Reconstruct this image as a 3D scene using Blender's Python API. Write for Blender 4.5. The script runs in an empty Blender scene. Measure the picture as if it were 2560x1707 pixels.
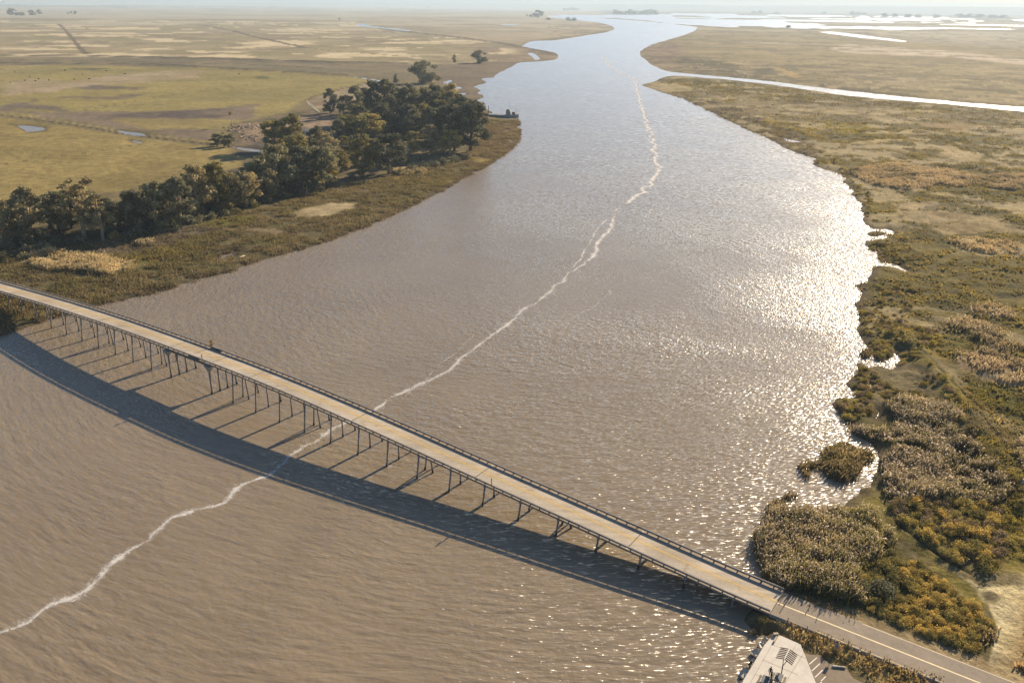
import bpy, bmesh, math, random
import numpy as np
from mathutils import Vector, Matrix

random.seed(7)
rng = np.random.default_rng(11)
scene = bpy.context.scene
COL = scene.collection
PI = math.pi
R = math.radians

# ------------------------------------------------------------------ survey of the place
# Camera calibration: 100 m above the river, used only to turn surveyed photo points into metres.
F, CX, CY, CAMH = 2100.0, 1280.0, 853.5, 100.0
ROLL = R(0.65)
PITCH = math.atan((CY - 12) / F)


def at(px, py, z=0.0):
    """photo point -> (X, Y) in metres on the level z"""
    x = (px - CX) / F
    y = (CY - py) / F
    c, s = math.cos(ROLL), math.sin(ROLL)
    xr, yr = x * c - y * s, x * s + y * c
    fw = math.cos(PITCH) + yr * math.sin(PITCH)
    up = -math.sin(PITCH) + yr * math.cos(PITCH)
    up = min(up, -0.0022)
    t = (z - CAMH) / up
    return (xr * t, fw * t)


def W(pts, z=0.0):
    return np.array([at(a, b, z) for a, b in pts])


def Z(pts, k, ox, oy):
    return [(ox + a / k, oy + b / k) for a, b in pts]


AZ = R(125.08)
BD = np.array([math.sin(AZ), math.cos(AZ)])          # along the bridge
BN = np.array([-BD[1], BD[0]])                        # across it, to the far side
NC = 127.2


def bp(s, n, z):
    p = BD * s + BN * n
    return (float(p[0]), float(p[1]), float(z))


SUN_AZ, SUN_EL = R(37.9), R(22.5)

# ------------------------------------------------------------------ helpers


def lin(c):
    return tuple((v / 12.92 if v <= 0.04045 else ((v + 0.055) / 1.055) ** 2.4) for v in [q / 255.0 for q in c[:3]])


def tag(o, label=None, cat=None, group=None, kind=None):
    if label:
        o['label'] = label
    if cat:
        o['category'] = cat
    if group:
        o['group'] = group
    if kind:
        o['kind'] = kind
    return o


def empty(name, loc, rz=0.0):
    o = bpy.data.objects.new(name, None)
    o.empty_display_size = 0.5
    COL.objects.link(o)
    o.location = loc
    o.rotation_euler = (0, 0, rz)
    return o


def link(name, me, mat=None, parent=None, loc=None):
    o = bpy.data.objects.new(name, me)
    COL.objects.link(o)
    if mat is not None and len(me.materials) == 0:
        me.materials.append(mat)
    if parent is not None:
        o.parent = parent
    if loc is not None:
        o.location = loc
    return o


def mesh_np(name, V, Q, smooth=False):
    """V (n,3), Q (m,3|4) -> mesh"""
    V = np.asarray(V, dtype=np.float32)
    Q = np.asarray(Q, dtype=np.int32)
    me = bpy.data.meshes.new(name)
    k = Q.shape[1]
    me.vertices.add(len(V))
    me.vertices.foreach_set('co', V.ravel())
    me.loops.add(Q.size)
    me.loops.foreach_set('vertex_index', Q.ravel())
    me.polygons.add(len(Q))
    me.polygons.foreach_set('loop_start', np.arange(0, Q.size, k, dtype=np.int32))
    try:
        me.polygons.foreach_set('loop_total', np.full(len(Q), k, dtype=np.int32))
    except Exception:
        pass
    if smooth:
        me.polygons.foreach_set('use_smooth', np.ones(len(Q), dtype=bool))
    me.update(calc_edges=True)
    me.validate()
    return me


def vcol(me, C, name='tint'):
    a = me.attributes.new(name, 'FLOAT_COLOR', 'POINT')
    C = np.asarray(C, dtype=np.float32)
    if C.shape[1] == 3:
        C = np.concatenate([C, np.ones((len(C), 1), dtype=np.float32)], 1)
    a.data.foreach_set('color', C.ravel())


class MB:
    """collects boxes, bars, tubes into one mesh"""

    def __init__(self):
        self.v, self.f = [], []

    def hexa(self, p8):
        b = len(self.v)
        self.v += [tuple(p) for p in p8]
        for q in ((0, 3, 2, 1), (4, 5, 6, 7), (0, 1, 5, 4), (1, 2, 6, 5), (2, 3, 7, 6), (3, 0, 4, 7)):
            self.f.append([b + i for i in q])

    def box(self, c, s, rz=0.0):
        cx, cy, cz = c
        hx, hy, hz = s[0] / 2, s[1] / 2, s[2] / 2
        co, si = math.cos(rz), math.sin(rz)
        P = []
        for z in (-hz, hz):
            for x, y in ((-hx, -hy), (hx, -hy), (hx, hy), (-hx, hy)):
                P.append((cx + x * co - y * si, cy + x * si + y * co, cz + z))
        self.hexa(P)

    def bar(self, a, b, w, h=None):
        """square bar between two points"""
        a, b = Vector(a), Vector(b)
        h = h or w
        d = (b - a).normalized()
        up = Vector((0, 0, 1)) if abs(d.z) < 0.95 else Vector((1, 0, 0))
        sx = d.cross(up).normalized()
        sy = sx.cross(d).normalized()
        P = []
        for p in (a, b):
            for i, j in ((-1, -1), (1, -1), (1, 1), (-1, 1)):
                P.append(p + sx * (w / 2 * i) + sy * (h / 2 * j))
        self.hexa(P)

    def tube(self, pts, rad, n=8, cap=True):
        pts = [Vector(p) for p in pts]
        base = len(self.v)
        prev = None
        for i, p in enumerate(pts):
            d = (pts[min(i + 1, len(pts) - 1)] - pts[max(i - 1, 0)]).normalized()
            if prev is None:
                up = Vector((0, 0, 1)) if abs(d.z) < 0.9 else Vector((1, 0, 0))
                sx = d.cross(up).normalized()
            else:
                sx = (prev - d * prev.dot(d)).normalized()
            prev = sx
            sy = d.cross(sx)
            r = rad[i] if hasattr(rad, '__len__') else rad
            for k in range(n):
                a = 2 * PI * k / n
                self.v.append(tuple(p + sx * (math.cos(a) * r) + sy * (math.sin(a) * r)))
        for i in range(len(pts) - 1):
            for k in range(n):
                a = base + i * n + k
                b = base + i * n + (k + 1) % n
                self.f.append([a, b, b + n, a + n])
        if cap:
            self.f.append([base + k for k in range(n)][::-1])
            self.f.append([base + (len(pts) - 1) * n + k for k in range(n)])

    def prism(self, poly, z0, z1):
        b = len(self.v)
        n = len(poly)
        self.v += [(p[0], p[1], z0) for p in poly] + [(p[0], p[1], z1) for p in poly]
        self.f.append([b + i for i in range(n)][::-1])
        self.f.append([b + n + i for i in range(n)])
        for i in range(n):
            j = (i + 1) % n
            self.f.append([b + i, b + j, b + n + j, b + n + i])

    def mesh(self, name, smooth=False, bevel=0.0):
        me = bpy.data.meshes.new(name)
        me.from_pydata(self.v, [], self.f)
        bm = bmesh.new()
        bm.from_mesh(me)
        bmesh.ops.recalc_face_normals(bm, faces=bm.faces)
        if bevel > 0:
            bmesh.ops.bevel(bm, geom=[e for e in bm.edges if len(e.link_faces) == 2 and e.calc_face_angle(0) > 0.5],
                            offset=bevel, segments=1, affect='EDGES')
        bm.to_mesh(me)
        bm.free()
        if smooth:
            for p in me.polygons:
                p.use_smooth = True
        me.update()
        return me

    def build(self, name, mat, parent=None, smooth=False, bevel=0.0):
        return link(name, self.mesh(name, smooth, bevel), mat, parent)


# ------------------------------------------------------------------ numpy noise and distances


def _hash(ix, iy, seed):
    h = (ix.astype(np.int64) * 374761393 + iy.astype(np.int64) * 668265263 + seed * 1442695041) & 0xFFFFFFFF
    h = ((h ^ (h >> 13)) * 1274126177) & 0xFFFFFFFF
    h = (h ^ (h >> 16)) & 0xFFFFFFFF
    return h.astype(np.float64) / 4294967295.0


def vnoise(P, scale, seed):
    q = P / scale
    i = np.floor(q)
    f = q - i
    f = f * f * f * (f * (f * 6 - 15) + 10)
    ix, iy = i[:, 0], i[:, 1]
    a = _hash(ix, iy, seed)
    b = _hash(ix + 1, iy, seed)
    c = _hash(ix, iy + 1, seed)
    d = _hash(ix + 1, iy + 1, seed)
    return (a * (1 - f[:, 0]) + b * f[:, 0]) * (1 - f[:, 1]) + (c * (1 - f[:, 0]) + d * f[:, 0]) * f[:, 1]


ROT = np.array([[0.8, -0.6], [0.6, 0.8]])


def fbm(P, scale, seed, octv=4, gain=0.5):
    out = np.zeros(len(P))
    amp, tot = 1.0, 0.0
    Q = P
    for o in range(octv):
        out += amp * vnoise(Q, scale, seed + o * 17)
        tot += amp
        amp *= gain
        scale *= 0.5
        Q = Q @ ROT
    return out / tot


def sm(a, b, x):
    t = np.clip((x - a) / (b - a), 0, 1)
    return t * t * (3 - 2 * t)


def sd_poly(P, V):
    """signed distance, positive inside"""
    n = len(V)
    d2 = np.full(len(P), 1e18)
    inside = np.zeros(len(P), dtype=bool)
    px, py = P[:, 0], P[:, 1]
    for i in range(n):
        ax, ay = V[i]
        bx, by = V[(i + 1) % n]
        ex, ey = bx - ax, by - ay
        l2 = ex * ex + ey * ey
        if l2 < 1e-9:
            continue
        wx, wy = px - ax, py - ay
        t = np.clip((wx * ex + wy * ey) / l2, 0, 1)
        dx, dy = wx - ex * t, wy - ey * t
        np.minimum(d2, dx * dx + dy * dy, out=d2)
        if ay != by:
            c = ((ay > py) != (by > py))
            xi = ax + (py - ay) * (ex / ey)
            inside ^= (c & (px < xi))
    d = np.sqrt(d2)
    return np.where(inside, d, -d)


def sd_line(P, V):
    d2 = np.full(len(P), 1e18)
    for i in range(len(V) - 1):
        ax, ay = V[i]
        ex, ey = V[i + 1][0] - ax, V[i + 1][1] - ay
        l2 = max(ex * ex + ey * ey, 1e-9)
        wx, wy = P[:, 0] - ax, P[:, 1] - ay
        t = np.clip((wx * ex + wy * ey) / l2, 0, 1)
        d2 = np.minimum(d2, (wx - ex * t) ** 2 + (wy - ey * t) ** 2)
    return np.sqrt(d2)


def near_box(P, V, m):
    lo, hi = V.min(0) - m, V.max(0) + m
    return np.nonzero((P[:, 0] > lo[0]) & (P[:, 0] < hi[0]) & (P[:, 1] > lo[1]) & (P[:, 1] < hi[1]))[0]


# ------------------------------------------------------------------ shorelines (photo points)
LEFT_BANK = [(-420, 960), (-150, 882), (0, 838), (43, 822), (73, 815), (101, 806), (128, 798), (159, 790), (200, 777), (240, 764), (289, 752),
             (341, 741), (381, 734), (403, 727), (441, 716), (480, 705), (518, 694), (558, 683), (606, 668), (677, 645), (722, 633),
             (796, 612), (845, 593), (909, 570), (967, 544), (1022, 521), (1044, 509), (1102, 482), (1120, 472), (1154, 449),
             (1163, 442), (1209, 422), (1258, 394), (1289, 364), (1301, 347), (1304, 324), (1285, 318), (1302, 310), (1296, 302), (1270, 297),
             (1235, 294), (1228, 287), (1235, 281), (1215, 273), (1204, 255), (1191, 252), (1206, 247), (1209, 241), (1203, 236), (1185, 234), (1201, 229),
             (1196, 220), (1180, 218), (1207, 211), (1216, 203), (1193, 198), (1232, 194), (1235, 189), (1249, 183), (1265, 174),
             (1285, 165), (1303, 156), (1341, 155), (1386, 151), (1396, 147), (1397, 141), (1386, 134), (1367, 129), (1335, 123), (1302, 118),
             (1315, 110), (1330, 103), (1387, 102), (1455, 91), (1519, 81), (1537, 74), (1532, 66), (1498, 57), (1444, 51), (1391, 46),
             (1362, 41), (1383, 39), (1455, 38), (1519, 38), (1642, 38.5), (1700, 41), (1660, 44), (1560, 46.5), (1500, 45.5)]
RIGHT_BANK = [(1455, 43.5), (1497, 46), (1561, 50), (1625, 55), (1661, 59), (1743, 68), (1740, 76), (1715, 87), (1628, 112), (1601, 128), (1601, 139),
              (1628, 163), (1661, 177), (1683, 181), (1753, 188), (1879, 199), (1949, 207), (2085, 224), (2238, 240.5), (2423, 258.5),
              (2560, 269), (3000, 305), (3000, 318), (2560, 279), (2368, 261), (2205, 248), (2096, 237), (1949, 214), (1802, 197), (1694, 189.5),
              (1661, 191.5), (1634, 204), (1601, 213), (1628, 223), (1699, 245), (1770, 277.5), (1851, 316), (1933, 354), (1960, 371),
              (2011, 388), (2039, 398), (2029, 412), (2049, 420), (2075, 427.5), (2103, 435), (2110, 445), (2108, 454), (2123, 468),
              (2136, 478), (2126, 487), (2144, 503), (2159, 510), (2150, 521), (2158, 540), (2172, 568), (2182, 573), (2215, 574), (2240, 580),
              (2226, 593), (2190, 598), (2172, 603), (2165, 611), (2182, 626), (2195, 642), (2210, 655), (2228, 658), (2253, 670), (2279, 680),
              (2266, 683), (2246, 672), (2215, 664), (2192, 664), (2179, 688), (2169, 705), (2136, 710), (2136, 716), (2149, 734), (2149, 752),
              (2144, 762), (2147, 772), (2144, 788), (2147, 808), (2136, 821), (2149, 836), (2156, 851), (2167, 867), (2175, 880), (2184, 893), (2200, 905),
              (2220, 901), (2235, 880), (2248, 892), (2260, 902), (2241, 913), (2225, 920), (2197, 913), (2172, 919), (2152, 908), (2144, 911), (2144, 925),
              (2123, 943), (2113, 960), (2128, 979), (2144, 982), (2133, 994), (2095, 994), (2086, 1012), (2087, 1020), (2103, 1038), (2118, 1066),
              (2138, 1087), (2159, 1099), (2177, 1107), (2190, 1127), (2197, 1148), (2196, 1163), (2187, 1178), (2172, 1189), (2172, 1214),
              (2149, 1217), (2144, 1232), (2126, 1247), (2103, 1263), (2062, 1278), (2026, 1281), (2000, 1278), (1987, 1268), (1978, 1276), (1970, 1284), (1960, 1268),
              (1952, 1254), (1935, 1252), (1923, 1267), (1910, 1310), (1877, 1362), (1898, 1380), (1892, 1398), (1901, 1417), (1910, 1438),
              (1920, 1460), (1950, 1480), (1962, 1500), (1935, 1535), (1912, 1545), (1885, 1538), (1868, 1552), (1880, 1578), (1900, 1592), (1925, 1582), (1906, 1605), (1892, 1629), (1886, 1648),
              (1868, 1674), (1857, 1697), (1854, 1707), (1835, 1760)]
NEAR = np.array([[24.0, 78.0], [20.0, 40.0], [40.0, -120.0], [90.0, -420.0], [-420.0, -420.0], [-520.0, 60.0]])
RIVER = np.concatenate([W(LEFT_BANK), W(RIGHT_BANK), NEAR])

ISLETS = [
    [(2021, 1163), (2054, 1153), (2057, 1127), (2082, 1120), (2105, 1110), (2138, 1122), (2174, 1130), (2181, 1143), (2172, 1163),
     (2149, 1181), (2126, 1204), (2105, 1207), (2087, 1201), (2067, 1186), (2049, 1173), (2029, 1171)],
    [(2002, 1172), (2012, 1166), (2018, 1180), (2022, 1196), (2010, 1190)],
    [(2159, 586), (2175, 577), (2205, 580), (2209, 588), (2185, 594)],
    [(2154, 882), (2168, 874), (2180, 882), (2176, 893), (2158, 896)],
    [(1262, 299), (1290, 296), (1303, 301), (1299, 309), (1270, 308)],
    [(1962, 1240), (1972, 1236), (1990, 1236), (1998, 1241), (1985, 1243), (1966, 1247), (1950, 1250)],
]
# pools, ditches and creeks away from the river
PONDS = [
    [(1319, 133), (1332, 132), (1341, 138), (1350, 149), (1338, 151), (1330, 143)],
    [(28, 313), (55, 314), (85, 316), (115, 321), (108, 327), (70, 330), (54, 322), (40, 315)],
    [(290, 325), (318, 330), (352, 334), (366, 339), (340, 339), (300, 331)],
    [(578, 366), (606, 370), (652, 376), (650, 381), (608, 376), (580, 369)],
    [(872, 190), (935, 199), (963, 203), (950, 205), (925, 200), (880, 192)],
    [(1127, 214), (1135, 216), (1157, 219), (1150, 223), (1130, 221)],
    [(1108, 206), (1128, 200), (1132, 203), (1113, 210)],
    [(1150, 233), (1165, 233), (1168, 237), (1152, 238)],
    [(2045, 80), (2075, 79), (2120, 84), (2270, 103), (2262, 106), (2150, 95), (2080, 86)],
    [(1930, 65), (1966, 62), (1958, 67), (1938, 71)],
    [(887, 60), (910, 60), (930, 66), (1000, 74), (1060, 80), (1000, 77), (925, 69), (895, 65)],
    [(560, 19), (620, 18), (640, 20), (590, 21)], [(470, 17), (500, 17), (498, 19), (474, 19)],
    [(720, 20), (780, 19), (860, 22), (790, 24)],
    [(1250, 61), (1300, 62), (1296, 64), (1252, 63)], [(1220, 58), (1290, 56), (1285, 58)],
    [(1958, 345), (1985, 352), (2015, 356), (1990, 358), (1962, 352)], [(2024, 360), (2030, 360), (2024, 373), (2018, 371)],
    [(322, 350), (345, 354), (360, 358), (345, 358)],
    [(2240, 578), (2258, 580), (2254, 582)], [(2246, 606), (2264, 605), (2262, 608)],
    [(2196, 1030), (2200, 1034), (2190, 1052), (2186, 1049)],
    [(2178, 955), (2182, 960), (2170, 976), (2166, 974)],
    [(545, 640), (590, 628), (600, 632), (560, 652), (548, 654)],
]
BAY = [(1470, 42.5), (1540, 46), (1620, 52), (1680, 60), (1745, 64), (1830, 69), (1900, 67), (2000, 72), (2130, 77), (2250, 76), (2360, 73), (2470, 75),
       (2700, 80), (2700, 33), (2420, 31), (2200, 33), (1900, 33), (1700, 35), (1560, 40)]
FAR_WATER = [[(900, 13.5), (1100, 14), (1220, 16), (1400, 20), (1530, 25), (1700, 32), (1640, 35), (1480, 29), (1330, 23), (1200, 18), (1000, 15.5)],
             [(2380, 31), (2480, 30.5), (2700, 33), (2700, 36), (2500, 34.5)]]
BAY_W = W(BAY)
ISLETS_W = [W(q) for q in ISLETS]
PONDS_W = [W(q) for q in PONDS]
FAR_W = [W(q) for q in FAR_WATER]

# ------------------------------------------------------------------ land cover: (points, colour a, colour b, patch size m, soft edge m, ragged edge m)
S = 3.92
R3 = lambda p: Z(p, 3.92, 1960, 300)
R4 = lambda p: Z(p, 3.92, 1960, 650)
R5 = lambda p: Z(p, 3.92, 1960, 1000)
R8 = lambda p: Z(p, 3.2667, 1840, 1227)
L3 = lambda p: Z(p, 3.675, 0, 150)
L4 = lambda p: Z(p, 3.675, 640, 60)
Q5 = lambda p: Z(p, 2.45, 1600, 60)
B3 = lambda p: Z(p, 3.672, 0, 400)
B4 = lambda p: Z(p, 3.2667, 600, 180)

DARKMUD = (98, 82, 66)
ZONES = [
    # --- left: far fields down to the levee
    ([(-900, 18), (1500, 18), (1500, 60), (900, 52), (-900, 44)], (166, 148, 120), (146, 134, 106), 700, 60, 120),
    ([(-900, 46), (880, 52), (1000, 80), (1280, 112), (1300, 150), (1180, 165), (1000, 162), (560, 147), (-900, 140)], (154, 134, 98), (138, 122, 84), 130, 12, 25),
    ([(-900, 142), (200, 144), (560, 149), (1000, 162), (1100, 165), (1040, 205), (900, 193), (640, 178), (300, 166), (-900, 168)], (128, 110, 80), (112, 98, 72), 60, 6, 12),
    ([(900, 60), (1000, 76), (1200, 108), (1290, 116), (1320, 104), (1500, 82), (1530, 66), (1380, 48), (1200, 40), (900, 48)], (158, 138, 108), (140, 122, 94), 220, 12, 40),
    # the green pastures
    ([(-900, 165), (180, 165), (520, 172), (900, 196), (940, 207), (860, 225), (760, 255), (690, 300), (620, 345), (540, 365), (360, 326), (200, 302), (-900, 240)], (148, 128, 76), (134, 118, 70), 70, 4, 6),
    ([(-900, 252), (0, 296), (160, 318), (330, 345), (540, 372), (640, 380), (640, 420), (480, 440), (300, 480), (0, 520), (-900, 700)], (148, 126, 76), (134, 114, 68), 50, 3, 3),
    (L3([(0, 230), (300, 190), (700, 200), (1000, 150), (1500, 110), (1900, 100), (1800, 170), (1300, 215), (900, 235), (500, 300), (0, 340)]), (164, 140, 108), (150, 128, 92), 60, 8, 14),
    (L3([(0, 470), (500, 490), (900, 480), (1500, 490), (2100, 440), (2352, 420), (2352, 560), (1500, 545), (1080, 550), (1100, 580), (2000, 660), (1950, 770), (1300, 660), (600, 560), (0, 480)]), (128, 108, 86), (116, 98, 78), 30, 4, 8),
    (L3([(1050, 560), (1500, 550), (2000, 560), (2080, 610), (1800, 640), (1400, 650), (1080, 590)]), (146, 126, 76), (136, 116, 72), 40, 4, 6),
    # dark wet streaks in the pasture
    (L3([(680, 260), (900, 242), (1180, 256), (1460, 270), (1250, 278), (1000, 274), (800, 285)]), (98, 84, 70), (110, 94, 74), 20, 5, 7),
    (L3([(500, 355), (780, 340), (960, 350), (1180, 325), (1400, 318), (1200, 355), (1050, 375), (800, 362)]), (104, 90, 72), (118, 100, 76), 20, 5, 7),
    (L3([(0, 425), (200, 405), (330, 378), (280, 420), (560, 440), (640, 490), (450, 470), (200, 460), (0, 462)]), (104, 90, 74), (112, 96, 78), 20, 5, 6),
    (L3([(900, 520), (1300, 490), (1550, 475), (2160, 455), (2150, 470), (1850, 480), (1800, 515), (2080, 510), (2060, 540), (1680, 548), (1480, 540), (1200, 545), (950, 530)]), (92, 78, 68), (104, 88, 74), 20, 4, 6),
    (L3([(640, 82), (850, 90), (1020, 80), (1000, 92), (850, 100), (700, 96)]), (88, 80, 56), (84, 76, 52), 20, 3, 3),
    (L4([(0, 490), (120, 495), (130, 512), (0, 515)]), (104, 98, 56), (100, 94, 56), 20, 5, 3),
    # farm yard and grove floor
    (L4([(470, 720), (560, 670), (800, 600), (1070, 545), (1180, 560), (1250, 640), (1000, 640), (900, 780), (700, 830), (520, 780)]), (150, 128, 98), (126, 106, 80), 20, 4, 6),
    ([(590, 310), (680, 290), (830, 270), (1000, 240), (1180, 230), (1230, 300), (1190, 400), (1000, 440), (850, 480), (700, 500), (600, 400), (560, 345)], (118, 100, 74), (96, 84, 58), 16, 5, 8),
    (B4([(0, 430), (300, 420), (560, 360), (760, 340), (760, 470), (560, 520), (300, 640), (0, 600)]), (152, 126, 98), (126, 104, 82), 14, 4, 5),
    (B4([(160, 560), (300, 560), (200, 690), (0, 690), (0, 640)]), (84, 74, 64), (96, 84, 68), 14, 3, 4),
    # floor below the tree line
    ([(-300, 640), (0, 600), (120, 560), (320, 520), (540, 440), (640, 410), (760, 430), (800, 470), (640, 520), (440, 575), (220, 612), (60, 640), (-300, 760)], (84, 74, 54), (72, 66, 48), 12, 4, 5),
    # left bank marsh
    ([(-300, 740), (0, 650), (200, 605), (440, 575), (640, 522), (820, 470), (960, 440), (1160, 395), (1220, 300), (1310, 300), (1310, 360), (1150, 460), (900, 580), (560, 690), (330, 745), (160, 795), (0, 840), (-300, 940)],
     (104, 90, 62), (96, 86, 52), 14, 3, 4),
    (B3([(880, 840), (1500, 660), (1900, 580), (2000, 680), (1700, 740), (1300, 860), (950, 900)]), (104, 92, 74), (96, 84, 66), 10, 3, 3),
    (B3([(1100, 880), (1700, 800), (1900, 840), (1500, 960), (1200, 990)]), (112, 98, 52), (102, 90, 50), 10, 3, 3),
    (B3([(1780, 600), (2350, 520), (2350, 600), (1950, 640)]), (106, 98, 50), (96, 90, 48), 10, 3, 3),
    (B3([(220, 900), (420, 850), (640, 850), (800, 870), (1000, 920), (1220, 940), (1230, 1000), (1050, 1070), (850, 1040), (640, 1020), (480, 1020), (320, 1000)]), (166, 142, 100), (140, 118, 80), 7, 1.5, 3),
    (B4([(430, 1160), (700, 1090), (960, 1080), (900, 1130), (720, 1190), (560, 1210), (460, 1200)]), (168, 146, 108), (148, 126, 90), 8, 2, 3),
    (B4([(0, 1270), (380, 1310), (330, 1340), (40, 1310)]), (150, 128, 96), (128, 108, 80), 8, 2, 3),
    (B4([(1200, 870), (1600, 830), (1820, 880), (1700, 940), (1300, 960)]), (108, 94, 58), (96, 84, 50), 8, 2, 3),
    (B4([(1800, 720), (2000, 480), (2280, 400), (2290, 560), (2050, 730), (1850, 840)]), (112, 94, 68), (98, 84, 58), 10, 3, 4),
    (B4([(1900, 710), (2060, 710), (2040, 740), (1900, 750)]), (136, 114, 60), (124, 104, 58), 8, 2, 3),
    ([(1100, 165), (1300, 150), (1320, 156), (1230, 200), (1210, 250), (1150, 240), (1080, 200)], (118, 100, 78), (108, 92, 72), 30, 5, 8),
    ([(1180, 120), (1300, 118), (1396, 140), (1398, 146), (1340, 153), (1260, 156), (1180, 150)], (142, 120, 92), (124, 104, 78), 26, 4, 6),
    # --- right: beyond the channel
    ([(1700, 64), (1900, 70), (2130, 78), (2600, 80), (3000, 90), (3000, 300), (2600, 274), (2240, 240), (1880, 198), (1680, 180), (1600, 140), (1620, 112), (1740, 74)], (130, 112, 80), (114, 98, 70), 160, 12, 30),
    ([(2050, 78), (2600, 80), (3000, 90), (3000, 140), (2560, 124), (2280, 106)], (140, 126, 98), (128, 114, 88), 160, 14, 30),
    (Q5([(0, 180), (60, 120), (200, 110), (250, 150), (300, 190), (280, 290), (100, 270), (40, 210)]), (130, 104, 80), (112, 92, 70), 50, 10, 14),
    (Q5([(150, 200), (420, 220), (560, 250), (620, 300), (800, 350), (400, 310), (280, 290), (230, 240)]), (76, 64, 48), (90, 78, 56), 30, 8, 14),
    (Q5([(700, 280), (810, 275), (820, 300), (740, 310)]), (84, 74, 60), (92, 80, 62), 20, 5, 8),
    (Q5([(1070, 382), (1180, 370), (1450, 415), (1520, 440), (1300, 425)]), (88, 74, 58), (94, 80, 62), 20, 5, 5),
    (Q5([(1150, 152), (1260, 126), (1600, 150), (2000, 178), (2352, 220), (2600, 250), (2600, 285), (2352, 258), (1900, 208), (1500, 196), (1250, 180)]), (190, 166, 136), (170, 148, 118), 40, 8, 14),
    (Q5([(560, 110), (900, 118), (1100, 120), (1000, 128), (700, 126)]), (172, 148, 118), (150, 130, 104), 40, 8, 10),
    (Q5([(540, 238), (740, 226), (800, 240), (900, 250), (800, 262), (600, 256)]), (148, 126, 88), (136, 114, 82), 20, 5, 8),
    (Q5([(820, 270), (900, 290), (1030, 350), (960, 345), (860, 300)]), (158, 130, 84), (148, 122, 80), 20, 4, 5),
    (Q5([(580, 290), (690, 285), (700, 312), (600, 312)]), (148, 128, 104), (138, 118, 94), 20, 4, 6),
    # --- right: marsh south of the channel
    ([(1601, 213), (1680, 192), (1800, 198), (2100, 238), (2370, 262), (2560, 280), (3000, 320), (3000, 1100), (2560, 1000), (2200, 860), (2150, 700), (2180, 560), (2100, 440), (1960, 370), (1700, 246)],
     (104, 88, 48), (90, 78, 44), 26, 5, 8),
    (Q5([(0, 378), (80, 362), (200, 372), (330, 398), (250, 420), (160, 420), (60, 400)]), (146, 124, 84), (124, 106, 70), 16, 4, 6),
    (Q5([(300, 430), (420, 430), (610, 462), (500, 466), (350, 450)]), (144, 122, 80), (128, 108, 66), 16, 4, 6),
    (Q5([(240, 455), (420, 480), (640, 500), (780, 580), (900, 620), (1000, 700), (900, 760), (800, 700), (560, 590), (370, 515)]), (74, 62, 46), (86, 72, 50), 20, 6, 8),
    (Q5([(840, 500), (1000, 498), (1110, 520), (1060, 560), (1100, 590), (930, 555)]), (146, 124, 88), (124, 104, 66), 14, 4, 6),
    (Q5([(720, 560), (900, 600), (1160, 620), (1140, 700), (1000, 680), (800, 610)]), (130, 108, 52), (116, 98, 50), 16, 5, 8),
    (Q5([(1090, 540), (1300, 532), (1420, 545), (1300, 565), (1150, 565)]), (158, 134, 98), (144, 122, 88), 12, 3, 4),
    (Q5([(1430, 545), (1560, 552), (1500, 566), (1400, 566)]), (156, 132, 96), (144, 122, 88), 12, 3, 4),
    (Q5([(1670, 532), (1860, 540), (1780, 549), (1680, 540)]), (158, 134, 96), (150, 128, 92), 12, 3, 4),
    (Q5([(1620, 578), (1740, 570), (1820, 582), (1740, 594), (1650, 590)]), (160, 138, 102), (150, 128, 94), 12, 3, 4),
    (Q5([(1380, 668), (1460, 660), (1540, 668), (1520, 682), (1400, 682)]), (158, 136, 100), (150, 128, 92), 12, 3, 4),
    (Q5([(1570, 672), (1700, 656), (1860, 684), (1700, 690), (1600, 688)]), (158, 136, 100), (148, 126, 92), 12, 3, 4),
    (Q5([(1920, 636), (2100, 630), (2352, 650), (2500, 660), (2500, 700), (2352, 680), (2100, 660)]), (156, 132, 98), (134, 112, 78), 14, 3, 6),
    (Q5([(1500, 590), (1620, 600), (1600, 616), (1500, 606)]), (150, 126, 86), (134, 112, 76), 12, 3, 5),
    (R3([(1050, 20), (1480, 40), (1500, 60), (1050, 40)]), (146, 122, 84), (126, 106, 66), 12, 3, 5),
    (R3([(1300, 60), (1700, 30), (1950, 110), (1600, 110)]), (132, 106, 74), (122, 100, 66), 14, 4, 6),
    (R3([(400, 20), (700, 60), (1000, 80), (600, 150), (420, 100)]), (122, 104, 46), (110, 96, 46), 14, 5, 6),
    (R3([(440, 75), (560, 80), (600, 100), (480, 96)]), (148, 126, 84), (138, 116, 76), 10, 2, 4),
    (R3([(700, 230), (1000, 200), (1350, 215), (1580, 270), (1300, 260), (1100, 235), (800, 250)]), (152, 128, 92), (132, 110, 72), 10, 2.5, 5),
    (R3([(800, 300), (1000, 315), (900, 328)]), (160, 136, 92), (150, 126, 86), 8, 2, 3),
    (R3([(1000, 285), (1200, 278), (1320, 310), (1440, 340), (1250, 335), (1050, 318)]), (150, 128, 96), (138, 116, 80), 8, 2, 3),
    (R3([(1480, 330), (1620, 295), (1900, 340), (1920, 360), (1900, 410), (1700, 420), (1500, 370)]), (154, 130, 98), (136, 114, 80), 10, 2.5, 5),
    (R3([(640, 530), (760, 500), (870, 465), (1100, 440), (1250, 470), (1400, 500), (1640, 505), (1720, 530), (1900, 590), (1880, 640), (1720, 675), (1480, 650), (1420, 690), (1240, 700), (1000, 680), (860, 650), (740, 590)]),
     (156, 132, 102), (138, 116, 84), 9, 2, 5),
    (R3([(1080, 520), (1260, 530), (1280, 580), (1160, 590)]), (112, 94, 46), (100, 84, 44), 8, 2, 3),
    (R3([(1180, 425), (1450, 425), (1520, 450), (1380, 480), (1250, 450)]), (146, 124, 96), (126, 106, 78), 8, 2, 3),
    (R3([(1850, 470), (2000, 470), (2120, 520), (2000, 525), (1880, 505)]), (152, 130, 100), (136, 114, 84), 8, 2, 3),
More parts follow.
